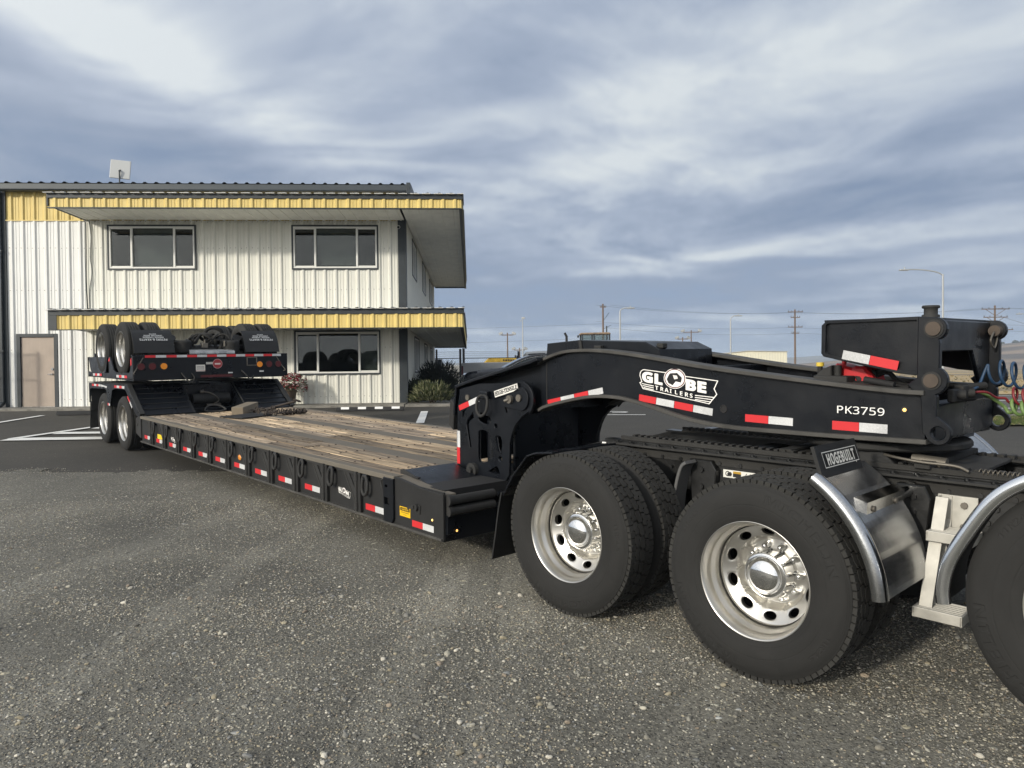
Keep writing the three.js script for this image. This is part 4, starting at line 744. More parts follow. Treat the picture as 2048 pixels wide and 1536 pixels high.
// a run of tape along a line in x, y: start, end, height, colours
function tapeRun(parent, a, b, h, cols, z, shear = 0) {
  const n = cols.length, L = Math.hypot(b[0] - a[0], b[1] - a[1]), ux = (b[0] - a[0]) / L, uy = (b[1] - a[1]) / L;
  cols.forEach((c, i) => { const p = (t, k) => [a[0] + ux * L * t - uy * h * k, a[1] + uy * L * t + ux * h * k]; part('reflective_tape', [ext([p(i / n + 0.003, 0), p((i + 1) / n - 0.003, 0), p((i + 1) / n - 0.003, 1), p(i / n + 0.003, 1)], z, z + 0.0015)], c === 'r' ? M.red : M.whiteTape, parent); });
}
function globeLogo(g, w, h) {                   // emblem: winged word mark with a globe
  g.clearRect(0, 0, w, h); g.save(); g.scale(w / 640, h / 300);
  g.lineJoin = 'round'; g.fillStyle = '#eceae6'; g.strokeStyle = '#eceae6';
  g.lineWidth = 7; g.beginPath(); g.moveTo(40, 12); g.lineTo(240, 36); g.moveTo(385, 62); g.lineTo(632, 92); g.lineTo(606, 160); g.lineTo(626, 205); g.lineTo(570, 288); g.lineTo(36, 186); g.lineTo(8, 132); g.lineTo(26, 124); g.lineTo(8, 66); g.quadraticCurveTo(10, 20, 44, 12); g.stroke();
  g.lineWidth = 7; for (let i = 0; i < 3; i++) { g.beginPath(); g.moveTo(24 + i * 8, 140 + i * 18); g.lineTo(128, 158 + i * 18); g.stroke(); g.beginPath(); g.moveTo(462, 222 + i * 18); g.lineTo(612 - i * 14, 208 + 24 + i * 20); g.stroke(); }
  g.font = 'bold 122px sans-serif'; g.lineWidth = 9; g.textBaseline = 'middle';
  g.save(); g.transform(1.16, 0.19, 0, 1, 24, 74); g.fillText('GL', 0, 0); g.strokeText('GL', 0, 0); g.restore();
  g.save(); g.transform(1.16, 0.17, 0, 1, 382, 132); g.fillText('BE', 0, 0); g.strokeText('BE', 0, 0); g.restore();
  g.font = 'bold 50px sans-serif'; g.save(); g.transform(1.0, 0.19, 0, 1, 140, 172); const s = 'TRAILERS'; for (let i = 0; i < 8; i++) g.fillText(s[i], i * 40, 0); g.restore();
  g.fillStyle = '#f1efec'; g.beginPath(); g.arc(302, 84, 80, 0, 7); g.fill();
  g.fillStyle = '#151518'; g.beginPath(); g.moveTo(262, 40); g.lineTo(320, 34); g.lineTo(360, 76); g.lineTo(352, 118); g.lineTo(310, 110); g.lineTo(286, 144); g.lineTo(252, 128); g.lineTo(236, 92); g.closePath(); g.fill();
  g.fillStyle = '#e4dfda'; g.beginPath(); g.moveTo(286, 54); g.lineTo(320, 58); g.lineTo(328, 84); g.lineTo(298, 92); g.closePath(); g.fill();
  g.strokeStyle = '#5a1a1e'; g.lineWidth = 7; g.beginPath(); g.arc(302, 84, 80, 0, 7); g.stroke(); g.strokeStyle = '#f1efec'; g.lineWidth = 5; g.beginPath(); g.arc(302, 84, 87, 0, 7); g.stroke();
  g.restore();
}
{
  const T = trailer;
  // ---------------- gooseneck
  const neck = group('gooseneck', T);
  const top = smooth([[-1.87, 1.608], [-1.804, 1.636], [-1.594, 1.693], [-1.405, 1.708], [-1.226, 1.706], [-0.937, 1.683], [-0.266, 1.597], [0.351, 1.536], [0.912, 1.491], [1.045, 1.488]], 40);
  const bot = smooth([[-1.87, 1.222], [-1.807, 1.252], [-1.486, 1.328], [-1.32, 1.357], [-1.226, 1.366], [-1.10, 1.368], [-0.983, 1.362], [-0.755, 1.322], [-0.42, 1.252], [-0.151, 1.224], [0.356, 1.222], [0.917, 1.230], [1.06, 1.234]], 40);
  for (const s of [1, -1]) {
    const Z = (a, b) => (s > 0 ? [a, b] : [-b, -a]);
    part('beam_web', [ext([...top, ...bot.slice().reverse()], ...Z(0.44, 0.458))], M.black, neck);
    part('top_flange', [strip(top, 0.024, ...Z(0.36, 0.505), 0.003)], M.edgeWorn, neck);
    part('bottom_flange', [strip(bot, 0.024, ...Z(0.36, 0.500), 0.003)], M.edgeWorn, neck);
    // rear part steps inwards
    part('rear_web', [ext([[-1.87, 1.606], [-2.64, 1.435], [-2.885, 1.372], [-2.90, 1.19], [-2.6, 1.17], [-2.1, 1.17], [-1.94, 1.19], [-1.87, 1.222]], ...Z(0.392, 0.410))], M.black, neck);
    part('bend_plate', [ext([[-1.870, 1.222], [-1.868, 1.607], [-1.802, 1.636], [-1.804, 1.252]], ...Z(0.405, 0.43), { bev: 0.004 })], M.blackWorn, neck);
    parts('rear_flange', [strip([[-1.80, 1.640], [-1.87, 1.618], [-2.64, 1.445], [-2.895, 1.378]], 0.024, ...Z(0.34, 0.575), 0.003), strip([[-2.895, 1.378], [-2.925, 1.19], [-2.93, 1.12]], 0.022, ...Z(0.34, 0.56), 0.003)], M.black, neck);
    // the lattice plate that carries the deck hook
    const holes = [
      [[-2.80, 1.165], [-2.735, 1.195], [-2.795, 1.095]], smooth([[-2.532, 1.167], [-2.564, 1.102], [-2.441, 1.068], [-2.395, 1.094], [-2.415, 1.132], [-2.486, 1.150], [-2.532, 1.167]], 20),
      [[-2.641, 1.165], [-2.723, 1.091], [-2.740, 1.049], [-2.694, 0.844], [-2.672, 0.847], [-2.708, 1.032], [-2.700, 1.075], [-2.634, 1.116]],
      smooth([[-2.572, 0.995], [-2.555, 1.012], [-2.457, 1.016], [-2.412, 0.978], [-2.362, 0.800], [-2.384, 0.769], [-2.530, 0.719], [-2.562, 0.73], [-2.572, 0.995]], 40),
      smooth([[-2.342, 0.970], [-2.330, 0.984], [-2.264, 0.981], [-2.242, 0.936], [-2.258, 0.845], [-2.300, 0.842], [-2.342, 0.970]], 30), smooth([[-2.445, 0.658], [-2.355, 0.710], [-2.311, 0.720], [-2.278, 0.652], [-2.445, 0.658]], 24),
      circle(-2.329, 1.063, 0.02, 12), circle(-2.273, 0.786, 0.022, 12), smooth([[-2.222, 1.308], [-2.168, 1.238], [-2.178, 1.176], [-2.208, 1.215], [-2.222, 1.308]], 16)];
    const disc = []; for (let i = 0; i <= 14; i++) { const a = (112 - i * 11.8) * Math.PI / 180; disc.push([-2.006 + 0.152 * Math.cos(a), 1.306 + 0.150 * Math.sin(a)]); }
    part('lattice_plate', [ext([[-2.886, 0.66], [-2.871, 1.192], [-2.830, 1.362], [-2.567, 1.418], ...disc, [-1.905, 1.215], [-1.994, 1.165], [-2.077, 1.088], [-2.120, 1.012], [-2.149, 0.925], [-2.162, 0.66], [-2.24, 0.55], [-2.571, 0.590]], ...Z(0.535, 0.562), { holes, bev: 0.004 })], M.black, neck);
    part('pin_plate', [ext([[-2.20, 1.235], [-2.02, 1.22], ...Array.from({ length: 12 }, (_, i) => { const a = -1.4 + i * 0.24; return [-1.995 + 0.098 * Math.cos(a), 1.312 + 0.098 * Math.sin(a)]; }), [-2.06, 1.408], [-2.16, 1.375], [-2.205, 1.30]], ...Z(0.562, 0.580), { bev: 0.003 })], M.black, neck);
    parts('pin', [rod([-2.110, 1.304, s * 0.57], [-2.110, 1.304, s * 0.606], 0.034, 14), rod([-2.006, 1.320, s * 0.57], [-2.006, 1.320, s * 0.592], 0.030, 14), rod([-2.712, 1.290, s * 0.41], [-2.712, 1.290, s * 0.575], 0.026, 14), rod([-2.114, 1.304, s * 0.60], [-2.15, 1.29, s * 0.615], 0.014, 8)], M.bolt, neck);
    part('hinge_boss', [rod([-2.633, 0.648, s * 0.555], [-2.633, 0.648, s * 0.60], 0.066, 20), rod([-2.633, 0.648, s * 0.60], [-2.633, 0.648, s * 0.628], 0.034, 6)], M.blackWorn, neck);
    part('hinge_shaft', [rod([-2.60, 0.60, s * 0.56], [-2.18, 0.50, s * 0.63], 0.03, 12)], M.black, neck);
    const dr = group('lifting_ring', neck);
    part('ring', [hose([[-2.445, 1.325, s * 0.60], [-2.385, 1.30, s * 0.61], [-2.382, 1.19, s * 0.625], [-2.445, 1.145, s * 0.63], [-2.508, 1.19, s * 0.625], [-2.505, 1.30, s * 0.61]], 0.014, 40, true)], M.blackWorn, dr);
    part('ring_lug', [bx(-2.50, -2.39, 1.29, 1.36, ...Z(0.562, 0.612), 0.012)], M.black, dr);
    part('cylinder_rod', [rod([-2.36, 1.26, s * 0.50], [-2.22, 1.26, s * 0.50], 0.022, 12)], M.stainless, neck);
    part('lift_cylinder', [rod([-2.47, 0.60, s * 0.46], [-2.47, 1.10, s * 0.46], 0.062, 18), rod([-2.47, 0.6, s * 0.46], [-2.47, 0.66, s * 0.46], 0.075, 18)], M.black, neck);
    part('end_closing', [bx(-2.872, -2.855, 0.62, 1.36, ...Z(0.38, 0.536))], M.black, neck);
    part('side_box', [ext([[-2.95, 0.98], [-2.925, 1.22], [-2.99, 1.26], [-3.015, 1.02]], ...Z(0.40, 0.56), { bev: 0.008 })], M.blackWorn, neck);
    // upper riser: boxed plate with raised rim
    const rim = [[0.492, 1.862], [0.505, 1.876], [1.0, 1.884], [1.01, 1.875], [1.01, 1.575], [0.90, 1.585], [0.60, 1.648], [0.492, 1.672], [0.478, 1.69], [0.478, 1.85]];
    const inn = [[0.502, 1.856], [0.512, 1.864], [0.99, 1.870], [0.995, 1.86], [0.995, 1.595], [0.90, 1.602], [0.61, 1.664], [0.505, 1.688], [0.50, 1.70], [0.50, 1.84]];
    part('riser_plate', [ext(rim, ...Z(0.425, 0.440)), ext(rim, ...Z(0.440, 0.462), { holes: [inn], bev: 0.003 })], M.black, neck);
    const lugTop = Array.from({ length: 9 }, (_, i) => { const a = 1.75 - i * 0.36; return [1.083 + 0.062 * Math.cos(a), 1.818 + 0.060 * Math.sin(a)]; });
    const lugMid = Array.from({ length: 9 }, (_, i) => { const a = 1.1 - i * 0.30; return [1.078 + 0.075 * Math.cos(a), 1.552 + 0.075 * Math.sin(a)]; });
    const lugLow = Array.from({ length: 12 }, (_, i) => { const a = 1.0 - i * 0.36; return [1.112 + 0.062 * Math.cos(a), 1.283 + 0.062 * Math.sin(a)]; });
    part('end_plate', [ext([[1.005, 1.882], ...lugTop, [1.113, 1.745], [1.113, 1.63], ...lugMid, [1.105, 1.47], [1.105, 1.37], ...lugLow, [1.05, 1.226], [1.035, 1.30], [1.025, 1.47], [0.99, 1.49], [0.96, 1.53], [1.005, 1.565]], ...Z(0.455, 0.490), { holes: [circle(1.112, 1.283, 0.034, 18)], bev: 0.005 })], M.black, neck);
    parts('pin', [rod([1.083, 1.818, s * 0.48], [1.083, 1.818, s * 0.506], 0.036, 20), rod([1.078, 1.552, s * 0.48], [1.078, 1.552, s * 0.506], 0.036, 20)], M.rust, neck);
    parts('pin_collar', [rod([1.083, 1.818, s * 0.48], [1.083, 1.818, s * 0.496], 0.047, 20), rod([1.078, 1.552, s * 0.48], [1.078, 1.552, s * 0.496], 0.047, 20)], M.blackWorn, neck);
  }
  part('retaining_wire', [hose([[1.096, 1.815, -0.42], [1.10, 1.79, -0.36], [1.10, 1.755, -0.33], [1.10, 1.715, -0.40], [1.10, 1.76, -0.44], [1.10, 1.79, -0.45]], 0.006, 30, false, 6)], M.bolt, neck);
  part('pin_end', [rod([1.096, 1.815, -0.40], [1.096, 1.815, -0.456], 0.032, 18)], M.rust, neck);
  part('inner_plate', [ext([[-2.86, 0.70], [-2.86, 1.20], [-2.0, 1.20], [-1.90, 1.20], [-2.0, 1.155], [-2.08, 1.08], [-2.13, 0.98], [-2.155, 0.90], [-2.165, 0.70]], -0.532, -0.515)], M.black, neck);
  // cross plates between the beams
  parts('cross_plate', [bx(-2.30, -2.27, 0.66, 1.52, -0.392, 0.392), bx(-1.99, -1.96, 1.21, 1.60, -0.39, 0.39), bx(-1.35, -1.33, 1.37, 1.69, -0.43, 0.43), bx(-0.4, -0.38, 1.26, 1.60, -0.43, 0.43), bx(0.44, 0.46, 1.24, 1.52, -0.43, 0.43), bx(-2.86, -2.84, 0.70, 1.36, -0.392, 0.392),
    bx(0.25, 1.02, 1.210, 1.236, -0.44, 0.44), bx(-2.85, -2.1, 0.54, 0.57, -0.52, 0.52)], M.black, neck);
  part('lower_header', [extX([[0.45, 1.24], [0.45, 1.41], [0.30, 1.425], [-0.30, 1.425], [-0.45, 1.41], [-0.45, 1.25], [-0.25, 1.235], [0.25, 1.235]], 1.055, 1.085, { bev: 0.006 }), bx(0.98, 1.07, 1.40, 1.425, -0.44, 0.44)], M.black, neck);
  part('upper_header', [extX([[0.45, 1.70], [0.45, 1.868], [-0.45, 1.868], [-0.45, 1.50], [-0.30, 1.52], [-0.22, 1.62], [-0.16, 1.70]], 1.035, 1.06, { bev: 0.006 }), bx(0.49, 1.04, 1.868, 1.880, -0.45, 0.45), bx(0.495, 0.515, 1.67, 1.868, -0.425, 0.425)], M.black, neck);
  part('cap', [latheZ([[0.0001, 0.068], [0.040, 0.068], [0.044, 0.062], [0.044, 0.054], [0.034, 0.050], [0.034, 0.020], [0.044, 0.016], [0.044, 0.0]], 28).rotateX(-Math.PI / 2).translate(0.985, 1.88, 0.26)], M.blackWorn, neck);
  parts('hose_fittings', [bx(1.085, 1.12, 1.43, 1.50, 0.02, 0.30, 0.01), rod([1.10, 1.47, 0.24], [1.15, 1.47, 0.22], 0.025, 10), rod([1.10, 1.47, 0.10], [1.15, 1.475, 0.08], 0.025, 10), bx(1.07, 1.13, 1.44, 1.52, 0.10, 0.18, 0.012), rod([1.10, 1.50, 0.05], [1.16, 1.51, -0.05], 0.02, 10), bx(1.08, 1.11, 1.43, 1.47, -0.2, 0.0, 0.006)], M.blackWorn, neck);
  // power unit housing between the beams
  part('power_unit_housing', [ext([[-1.99, 1.50], [-1.965, 1.765], [-1.60, 1.790], [-0.93, 1.770], [-0.80, 1.715], [-0.79, 1.50]], -0.36, 0.30, { bev: 0.006 })], M.black, neck);
  part('housing_seam', [strip([[-1.56, 1.66], [-1.58, 1.785]], 0.03, -0.30, 0.308)], M.blackWorn, neck);
  parts('hinge', [bx(-1.40, -1.33, 1.715, 1.745, 0.30, 0.34, 0.006), bx(-0.86, -0.80, 1.72, 1.76, 0.20, 0.26, 0.01)], M.blackWorn, neck);
  parts('valve_block', [bx(0.40, 0.60, 1.52, 1.56, 0.22, 0.40, 0.008), ext([[0.40, 1.555], [0.45, 1.60], [0.50, 1.62], [0.50, 1.555]], 0.24, 0.38, { bev: 0.005 }), rod([0.515, 1.55, 0.33], [0.515, 1.62, 0.33], 0.022, 12), rod([0.60, 1.53, 0.28], [0.68, 1.57, 0.22], 0.03, 12), hose([[0.66, 1.55, 0.22], [0.74, 1.58, 0.2], [0.82, 1.53, 0.25], [0.90, 1.51, 0.3]], 0.014, 24)], M.blackWorn, neck);
  parts('air_cylinder', [rod([0.70, 1.545, 0.40], [0.86, 1.52, 0.40], 0.018, 12), rod([0.2, 1.53, 0.30], [0.9, 1.50, 0.30], 0.02, 8)], M.dark, neck);
  part('weld_seam', [bx(-1.806, -1.800, 1.262, 1.628, 0.4575, 0.4605)], M.dusty, neck);
  // decals and lamps
  const lg = decal('maker_emblem', 0.655, 0.232, 1280, globeLogo, neck); lg.position.set(-0.527, 1.466, 0.4595); lg.material.alphaTest = 0;
  // the emblem already slopes; keep it level with the beam's fall
  const nm = decal('fleet_number', 0.275, 0.062, 512, (g, w, h) => { g.clearRect(0, 0, w, h); g.fillStyle = '#e9e9e6'; g.font = '96px sans-serif'; g.textBaseline = 'middle'; g.save(); g.translate(4, h / 2 + 4); g.scale((w - 8) / g.measureText('PK3759').width, 1.12); g.fillText('PK3759', 0, 0); g.restore(); }, neck); nm.position.set(0.703, 1.375, 0.4592);
  const ht = decal('tensile_plate', 0.312, 0.060, 512, (g, w, h) => {
    g.fillStyle = '#dcdad4'; g.beginPath(); g.moveTo(4, 4); g.lineTo(w - 4, 4); g.lineTo(w - 4, h * 0.72); g.lineTo(w * 0.8, h - 4); g.lineTo(4, h - 4); g.closePath(); g.fill();
    g.fillStyle = '#17171a'; g.font = 'bold 74px serif'; g.textBaseline = 'middle'; g.save(); g.translate(16, h / 2 - 2); g.scale((w - 34) / g.measureText('HIGH-TENSILE').width, 1.0); g.fillText('HIGH-TENSILE', 0, 0); g.lineWidth = 5; g.strokeStyle = '#17171a'; g.strokeText('HIGH-TENSILE', 0, 0); g.restore(); }, neck);
  ht.position.set(-2.165, 1.375, 0.5855); ht.rotation.z = 0.255;
  part('plate_backing', [new RoundedBoxGeometry(0.316, 0.064, 0.028, 1, 0.004).rotateZ(0.255).translate(-2.165, 1.375, 0.570)], M.black, neck);
  tapeRun(neck, [-2.836, 1.165], [-2.550, 1.262], 0.048, ['r', 'w'], 0.5625);
  part('reflective_tape', [bx(-2.888, -2.8865, 0.83, 0.98, 0.505, 0.560)], M.whiteTape, neck); part('reflective_tape', [bx(-2.888, -2.8865, 0.68, 0.829, 0.505, 0.560)], M.red, neck);
  part('reflective_tape', [bx(-2.874, -2.834, 0.83, 0.98, 0.5622, 0.5637)], M.whiteTape, neck); part('reflective_tape', [bx(-2.880, -2.838, 0.68, 0.829, 0.5622, 0.5637)], M.red, neck);
  tapeRun(neck, [-1.789, 1.262], [-1.191, 1.387], 0.046, ['r', 'w', 'r', 'w'], 0.4585);
  tapeRun(neck, [-0.858, 1.350], [-0.245, 1.282], 0.047, ['r', 'w', 'r', 'w'], 0.4585);
  tapeRun(neck, [-0.008, 1.262], [0.311, 1.258], 0.047, ['r', 'w'], 0.4585);
  tapeRun(neck, [0.548, 1.257], [0.853, 1.257], 0.050, ['r', 'w'], 0.4585);
  tapeRun(neck, [0.599, 1.660], [0.898, 1.601], 0.050, ['w', 'r'], 0.4635);
  const lamp = (n, x, y, z, r, m, p) => part(n, [new THREE.SphereGeometry(r, 14, 8, 0, 6.3, 0, 1.57).rotateX(Math.PI / 2).scale(1, 1, 0.6).translate(x, y, z)], m, p);
  lamp('marker_lamp', 0.937, 1.392, 0.459, 0.010, M.ambLamp, neck); part('lamp_ring', [new THREE.TorusGeometry(0.014, 0.004, 8, 18).translate(0.937, 1.392, 0.459)], M.blackWorn, neck);
  part('round_hole', [new THREE.TorusGeometry(0.024, 0.004, 8, 24).translate(-0.163, 1.332, 0.459), rod([-0.163, 1.332, 0.44], [-0.163, 1.332, 0.4592], 0.022, 20)], M.dark, neck);

  // ---------------- deck
  const deck = group('deck', T);
  M.planks = [];
  const wood = [0, 1].map((k) => dataTex(1024, (u, v) => {
    const y = v * 4 + 0.05 * fbm(u * 6, v * 9, 3, 0, 70 + k), g1 = fbm(u * 14, v * 46, 4, 0, 71 + k), g2 = fbm(u * 60, v * 300, 3, 0, 75 + k), st = fbm(u * 5, v * 8, 5, 0, 81 + k), dk = sstep(0.52, 0.72, fbm(u * 9 + 5, v * 22, 5, 0, 85 + k)), crack = sstep(0.66, 0.74, fbm(u * 8, v * 90, 3, 0, 91 + k));
    const base = mix(0.27, 0.13, st), t = base * (0.60 + 0.75 * g1 + 0.34 * (g2 - 0.5)) * (1 - 0.66 * dk) * (1 - 0.45 * crack), w = sstep(0.58, 0.7, fbm(u * 7, v * 30, 4, 0, 99 + k)) * 0.16;
    return [t * 1.22 + w * 1.3, t * 0.98 + w * 1.1, t * 0.70 + w * 0.8];
  }, { repeat: 1 }));
  for (let i = 0; i < 6; i++) { const t = wood[i % 2]; const k = [1.05, 0.62, 1.5, 0.85, 0.48, 1.25][i]; const gy = [0, 0.12, 0.02, 0.2, 0.05, 0.1][i]; M.planks.push(std(lin(1.30 * k, (1.20 + gy * 0.3) * k, (1.07 + gy) * k), 0.9, { map: rep(t, 0.22, 2.2), bumpMap: rep(t, 0.22, 2.2), bumpScale: 0.004 })); }
  const plank = (u0, u1, w0, w1, i) => {
    const dy = rr(-0.007, 0.006), g = join([bx(u0 + rr(0.002, 0.012), u1 - rr(0.002, 0.012), 0.615, 0.660 + dy, w0 + 0.005, w1 - 0.005, 0.006)]), uv = g.attributes.uv, ox = rnd() * 7, oy = rnd() * 5; for (let k = 0; k < uv.count; k++) uv.setXY(k, uv.getX(k) + ox, uv.getY(k) + oy);
    const m = new THREE.Mesh(g, M.planks[i % 6]); m.name = 'plank'; deck.add(m);
  };
  const lanes = [[-1.215, -0.435, 4], [-0.195, 0.415, 3], [0.635, 1.215, 3]]; let pi = 0;
  for (const [a, b, n] of lanes) for (let i = 0; i < n; i++) {
    const w0 = mix(a, b, i / n), w1 = mix(a, b, (i + 1) / n), cut = [-10.34, -10.34 + rr(1.6, 3.6), -10.34 + rr(4.4, 5.8), -2.83]; if (rnd() < 0.4) cut.splice(1, 1);
    for (let k = 0; k < cut.length - 1; k++) plank(cut[k], cut[k + 1], w0, w1, pi++ * 5 + Math.floor(rnd() * 6));
  }
  { const bo = []; for (const [a, b, n] of lanes) for (let i = 0; i < n; i++) for (let u = -10.1; u < -2.9; u += 0.64) for (const q of [0.3, 0.7]) bo.push(new THREE.CylinderGeometry(0.011, 0.011, 0.006, 7).translate(u + rr(-0.02, 0.02), 0.666, mix(a, b, (i + q) / n) + rr(-0.01, 0.01))); bits('deck_bolts', bo, M.rustDark, deck); }
  parts('steel_strip', [bx(-10.34, -2.83, 0.62, 0.655, -0.433, -0.197, 0.003)], M.deckSteel, deck); parts('steel_strip', [bx(-10.34, -2.83, 0.62, 0.655, 0.417, 0.633, 0.003)], M.deckSteel, deck);
  for (const s of [1, -1]) part('edge_rail', [bx(-10.40, -2.78, 0.618, 0.662, s > 0 ? 1.218 : -1.305, s > 0 ? 1.305 : -1.218, 0.006)], M.deckSteel, deck);
  parts('deck_bed', [bx(-10.38, -2.2, 0.50, 0.612, -1.2, 1.2), bx(-10.38, -2.2, 0.26, 0.50, -0.62, -0.42), bx(-10.38, -2.2, 0.26, 0.50, 0.42, 0.62)], M.dark, deck);
  for (const s of [1, -1]) {
    const Z = (a, b) => (s > 0 ? [a, b] : [-b, -a]);
    part('side_web', [bx(-10.40, -2.10, 0.262, 0.618, ...Z(1.265, 1.280))], M.deckPaint, deck);
    part('bottom_rail', [bx(-10.40, -2.10, 0.240, 0.262, ...Z(1.16, 1.310), 0.004)], M.edgeWorn, deck);
  }
  // eleven bays: post, folded outrigger and lashing ring
  const posts = range(0, 10, 1).map((k) => -3.364 - 0.6392 * k);
  const orShape = [[-0.515, 0.055], [-0.515, 0.022], [-0.10, 0.022], [-0.04, 0.03], [-0.035, -0.03], [-0.035, -0.295], [-0.075, -0.30], [-0.16, -0.20], [-0.40, 0.012]].map(([x, y]) => [x, y + 0.615 - (y > 0.04 ? 0.033 : 0)]);
  for (const s of [1, -1]) for (const u of posts) {
    const Z = (a, b) => (s > 0 ? [a, b] : [-b, -a]), bay = group('outrigger_bay', deck);
    part('post', [bx(u - 0.030, u + 0.030, 0.262, 0.618, ...Z(1.280, 1.312), 0.006)], M.deckPaint, bay);
    part('hinge_pin', [rod([u - 0.03, 0.27, s * 1.314], [u - 0.03, 0.625, s * 1.314], 0.017, 10), rod([u - 0.03, 0.29, s * 1.314], [u - 0.03, 0.35, s * 1.314], 0.024, 10), rod([u - 0.03, 0.545, s * 1.314], [u - 0.03, 0.605, s * 1.314], 0.024, 10)], M.blackWorn, bay);
    part('outrigger', [ext([[u - 0.50, 0.624], [u - 0.045, 0.624], [u - 0.045, 0.318], [u - 0.080, 0.312], [u - 0.305, 0.596], [u - 0.50, 0.604]], ...Z(1.281, 1.296), { holes: [[[u - 0.200, 0.594], [u - 0.078, 0.594], [u - 0.078, 0.445]]], bev: 0.004 }),
      ext([[u - 0.40, 0.618], [u - 0.05, 0.618], [u - 0.05, 0.600], [u - 0.40, 0.600]], ...Z(1.296, 1.302), { bev: 0.002 }), ], M.blackWorn, bay);
    part('outrigger_rib', [strip([[u - 0.275, 0.590], [u - 0.078, 0.335]], 0.016, ...Z(1.296, 1.303), 0.003), bx(u - 0.08, u - 0.068, 0.34, 0.60, ...Z(1.296, 1.301))], M.dusty, bay);
    part('opening', [ext([[u - 0.200, 0.594], [u - 0.078, 0.594], [u - 0.078, 0.445]], ...Z(1.2805, 1.2815))], M.dark, bay);
    if (s > 0) {
      const lr = group('lashing_ring', bay), c = u + 0.14 + rr(-0.012, 0.012), sw = rr(-0.015, 0.015);
      part('ring', [hose([[c - 0.022, 0.60, 1.318], [c + 0.022, 0.60, 1.318], [c + 0.044 + sw, 0.54, 1.326], [c + 0.036 + sw, 0.47, 1.330], [c + sw, 0.442, 1.332], [c - 0.036 + sw, 0.47, 1.330], [c - 0.044 + sw, 0.54, 1.326]], 0.0155, 40, true)], M.blackWorn, lr);
      part('ring_lug', [bx(c - 0.036, c + 0.036, 0.566, 0.622, ...Z(1.280, 1.328), 0.012)], M.black, lr);
    }
  }
  { const lr = group('lashing_ring', deck), c = -10.58; part('ring', [hose([[c - 0.02, 0.66, 1.27], [c + 0.03, 0.66, 1.27], [c + 0.05, 0.58, 1.29], [c, 0.50, 1.3], [c - 0.045, 0.58, 1.29]], 0.0125, 30, true)], M.blackWorn, lr); part('ring_lug', [bx(c - 0.03, c + 0.04, 0.62, 0.70, 1.22, 1.285, 0.01)], M.black, lr); }
  posts.forEach((u, k) => { if (k > 0) tapeRun(deck, [u - 0.505, 0.312], [u - 0.175, 0.312], 0.055, ['r', 'w'], 1.2805); });
  tapeRun(deck, [-3.29, 0.298], [-2.965, 0.298], 0.055, ['r', 'w'], 1.2805); tapeRun(deck, [-2.52, 0.285], [-2.215, 0.285], 0.052, ['r', 'w'], 1.2955);
  const g1 = decal('maker_emblem', 0.24, 0.092, 640, globeLogo, deck); g1.position.set(-3.68, 0.39, 1.2815);
  const g2 = decal('maker_emblem', 0.20, 0.078, 512, globeLogo, deck); g2.position.set(-8.79, 0.42, 1.2815);
  const yl = decal('caution_label', 0.158, 0.080, 256, (g, w, h) => { g.fillStyle = '#e0b412'; g.fillRect(0, 0, w, h); g.fillStyle = '#15130e'; g.fillRect(14, 12, w - 28, h * 0.34); g.fillStyle = '#e0b412'; g.font = 'bold 38px sans-serif'; g.textAlign = 'center'; g.fillText('CAUTION', w / 2, h * 0.36); g.fillStyle = '#15130e'; g.font = 'bold 26px sans-serif'; g.fillText('NO AIR GAUGE', w / 2, h * 0.66); g.font = '18px sans-serif'; g.fillText('IN PARKED', w / 2, h * 0.86); }, deck); yl.position.set(-2.625, 0.384, 1.2965);
  part('yellow_label', [bx(-9.56, -9.33, 0.372, 0.442, 1.2802, 1.2815)], M.yellowLabel, deck);
  part('marker_lamp', [new THREE.SphereGeometry(0.036, 16, 10).scale(1.5, 1, 0.5).translate(-6.235, 0.442, 1.282)], M.amber, deck); part('lamp_base', [new THREE.SphereGeometry(0.045, 16, 10).scale(1.5, 1, 0.25).translate(-6.235, 0.442, 1.281)], M.blackWorn, deck);
  lamp('marker_lamp', -2.235, 0.384, 1.295, 0.010, M.ambLamp, deck);
  // front end of the deck
  for (const s of [1, -1]) {
    const Z = (a, b) => (s > 0 ? [a, b] : [-b, -a]);
    part('front_plate', [ext([[-2.80, 0.262], [-2.80, 0.655], [-2.74, 0.655], [-2.36, 0.612], [-2.09, 0.605], [-2.09, 0.240], [-2.80, 0.240]], ...Z(1.27, 1.295), { bev: 0.003 })], M.deckPaint, deck);
    part('front_skirt', [ext([[-2.83, 0.655], [-2.36, 0.607], [-2.10, 0.600], [-2.10, 0.585], [-2.83, 0.600]], ...Z(1.162, 1.27))], M.deckSteel, deck);
    part('socket', [ext([[-2.93, 0.262], [-2.93, 0.640], [-2.775, 0.640], [-2.775, 0.30], [-2.80, 0.262]], ...Z(1.28, 1.318), { holes: [[[-2.915, 0.41], [-2.915, 0.475], [-2.83, 0.475], [-2.83, 0.41]], [[-2.905, 0.555], [-2.905, 0.585], [-2.855, 0.585], [-2.855, 0.555]]], bev: 0.004 })], M.black, deck);
    if (s > 0) {
      part('toggle_pin', [hose([[-3.01, 0.525, 1.285], [-3.008, 0.60, 1.285], [-2.985, 0.612, 1.285], [-2.94, 0.606, 1.285]], 0.007, 20, false, 6), rod([-2.945, 0.59, 1.285], [-2.945, 0.63, 1.285], 0.008, 6)], M.stainless, deck);
      part('valve_knob', [rod([-2.44, 0.455, 1.29], [-2.44, 0.455, 1.325], 0.03, 12), bar([-2.45, 0.46, 1.325], [-2.50, 0.445, 1.35], 0.02, 0.02), ext([[-2.47, 0.41], [-2.40, 0.40], [-2.395, 0.47], [-2.44, 0.485]], 1.294, 1.305, { bev: 0.003 })], M.blackWorn, deck);
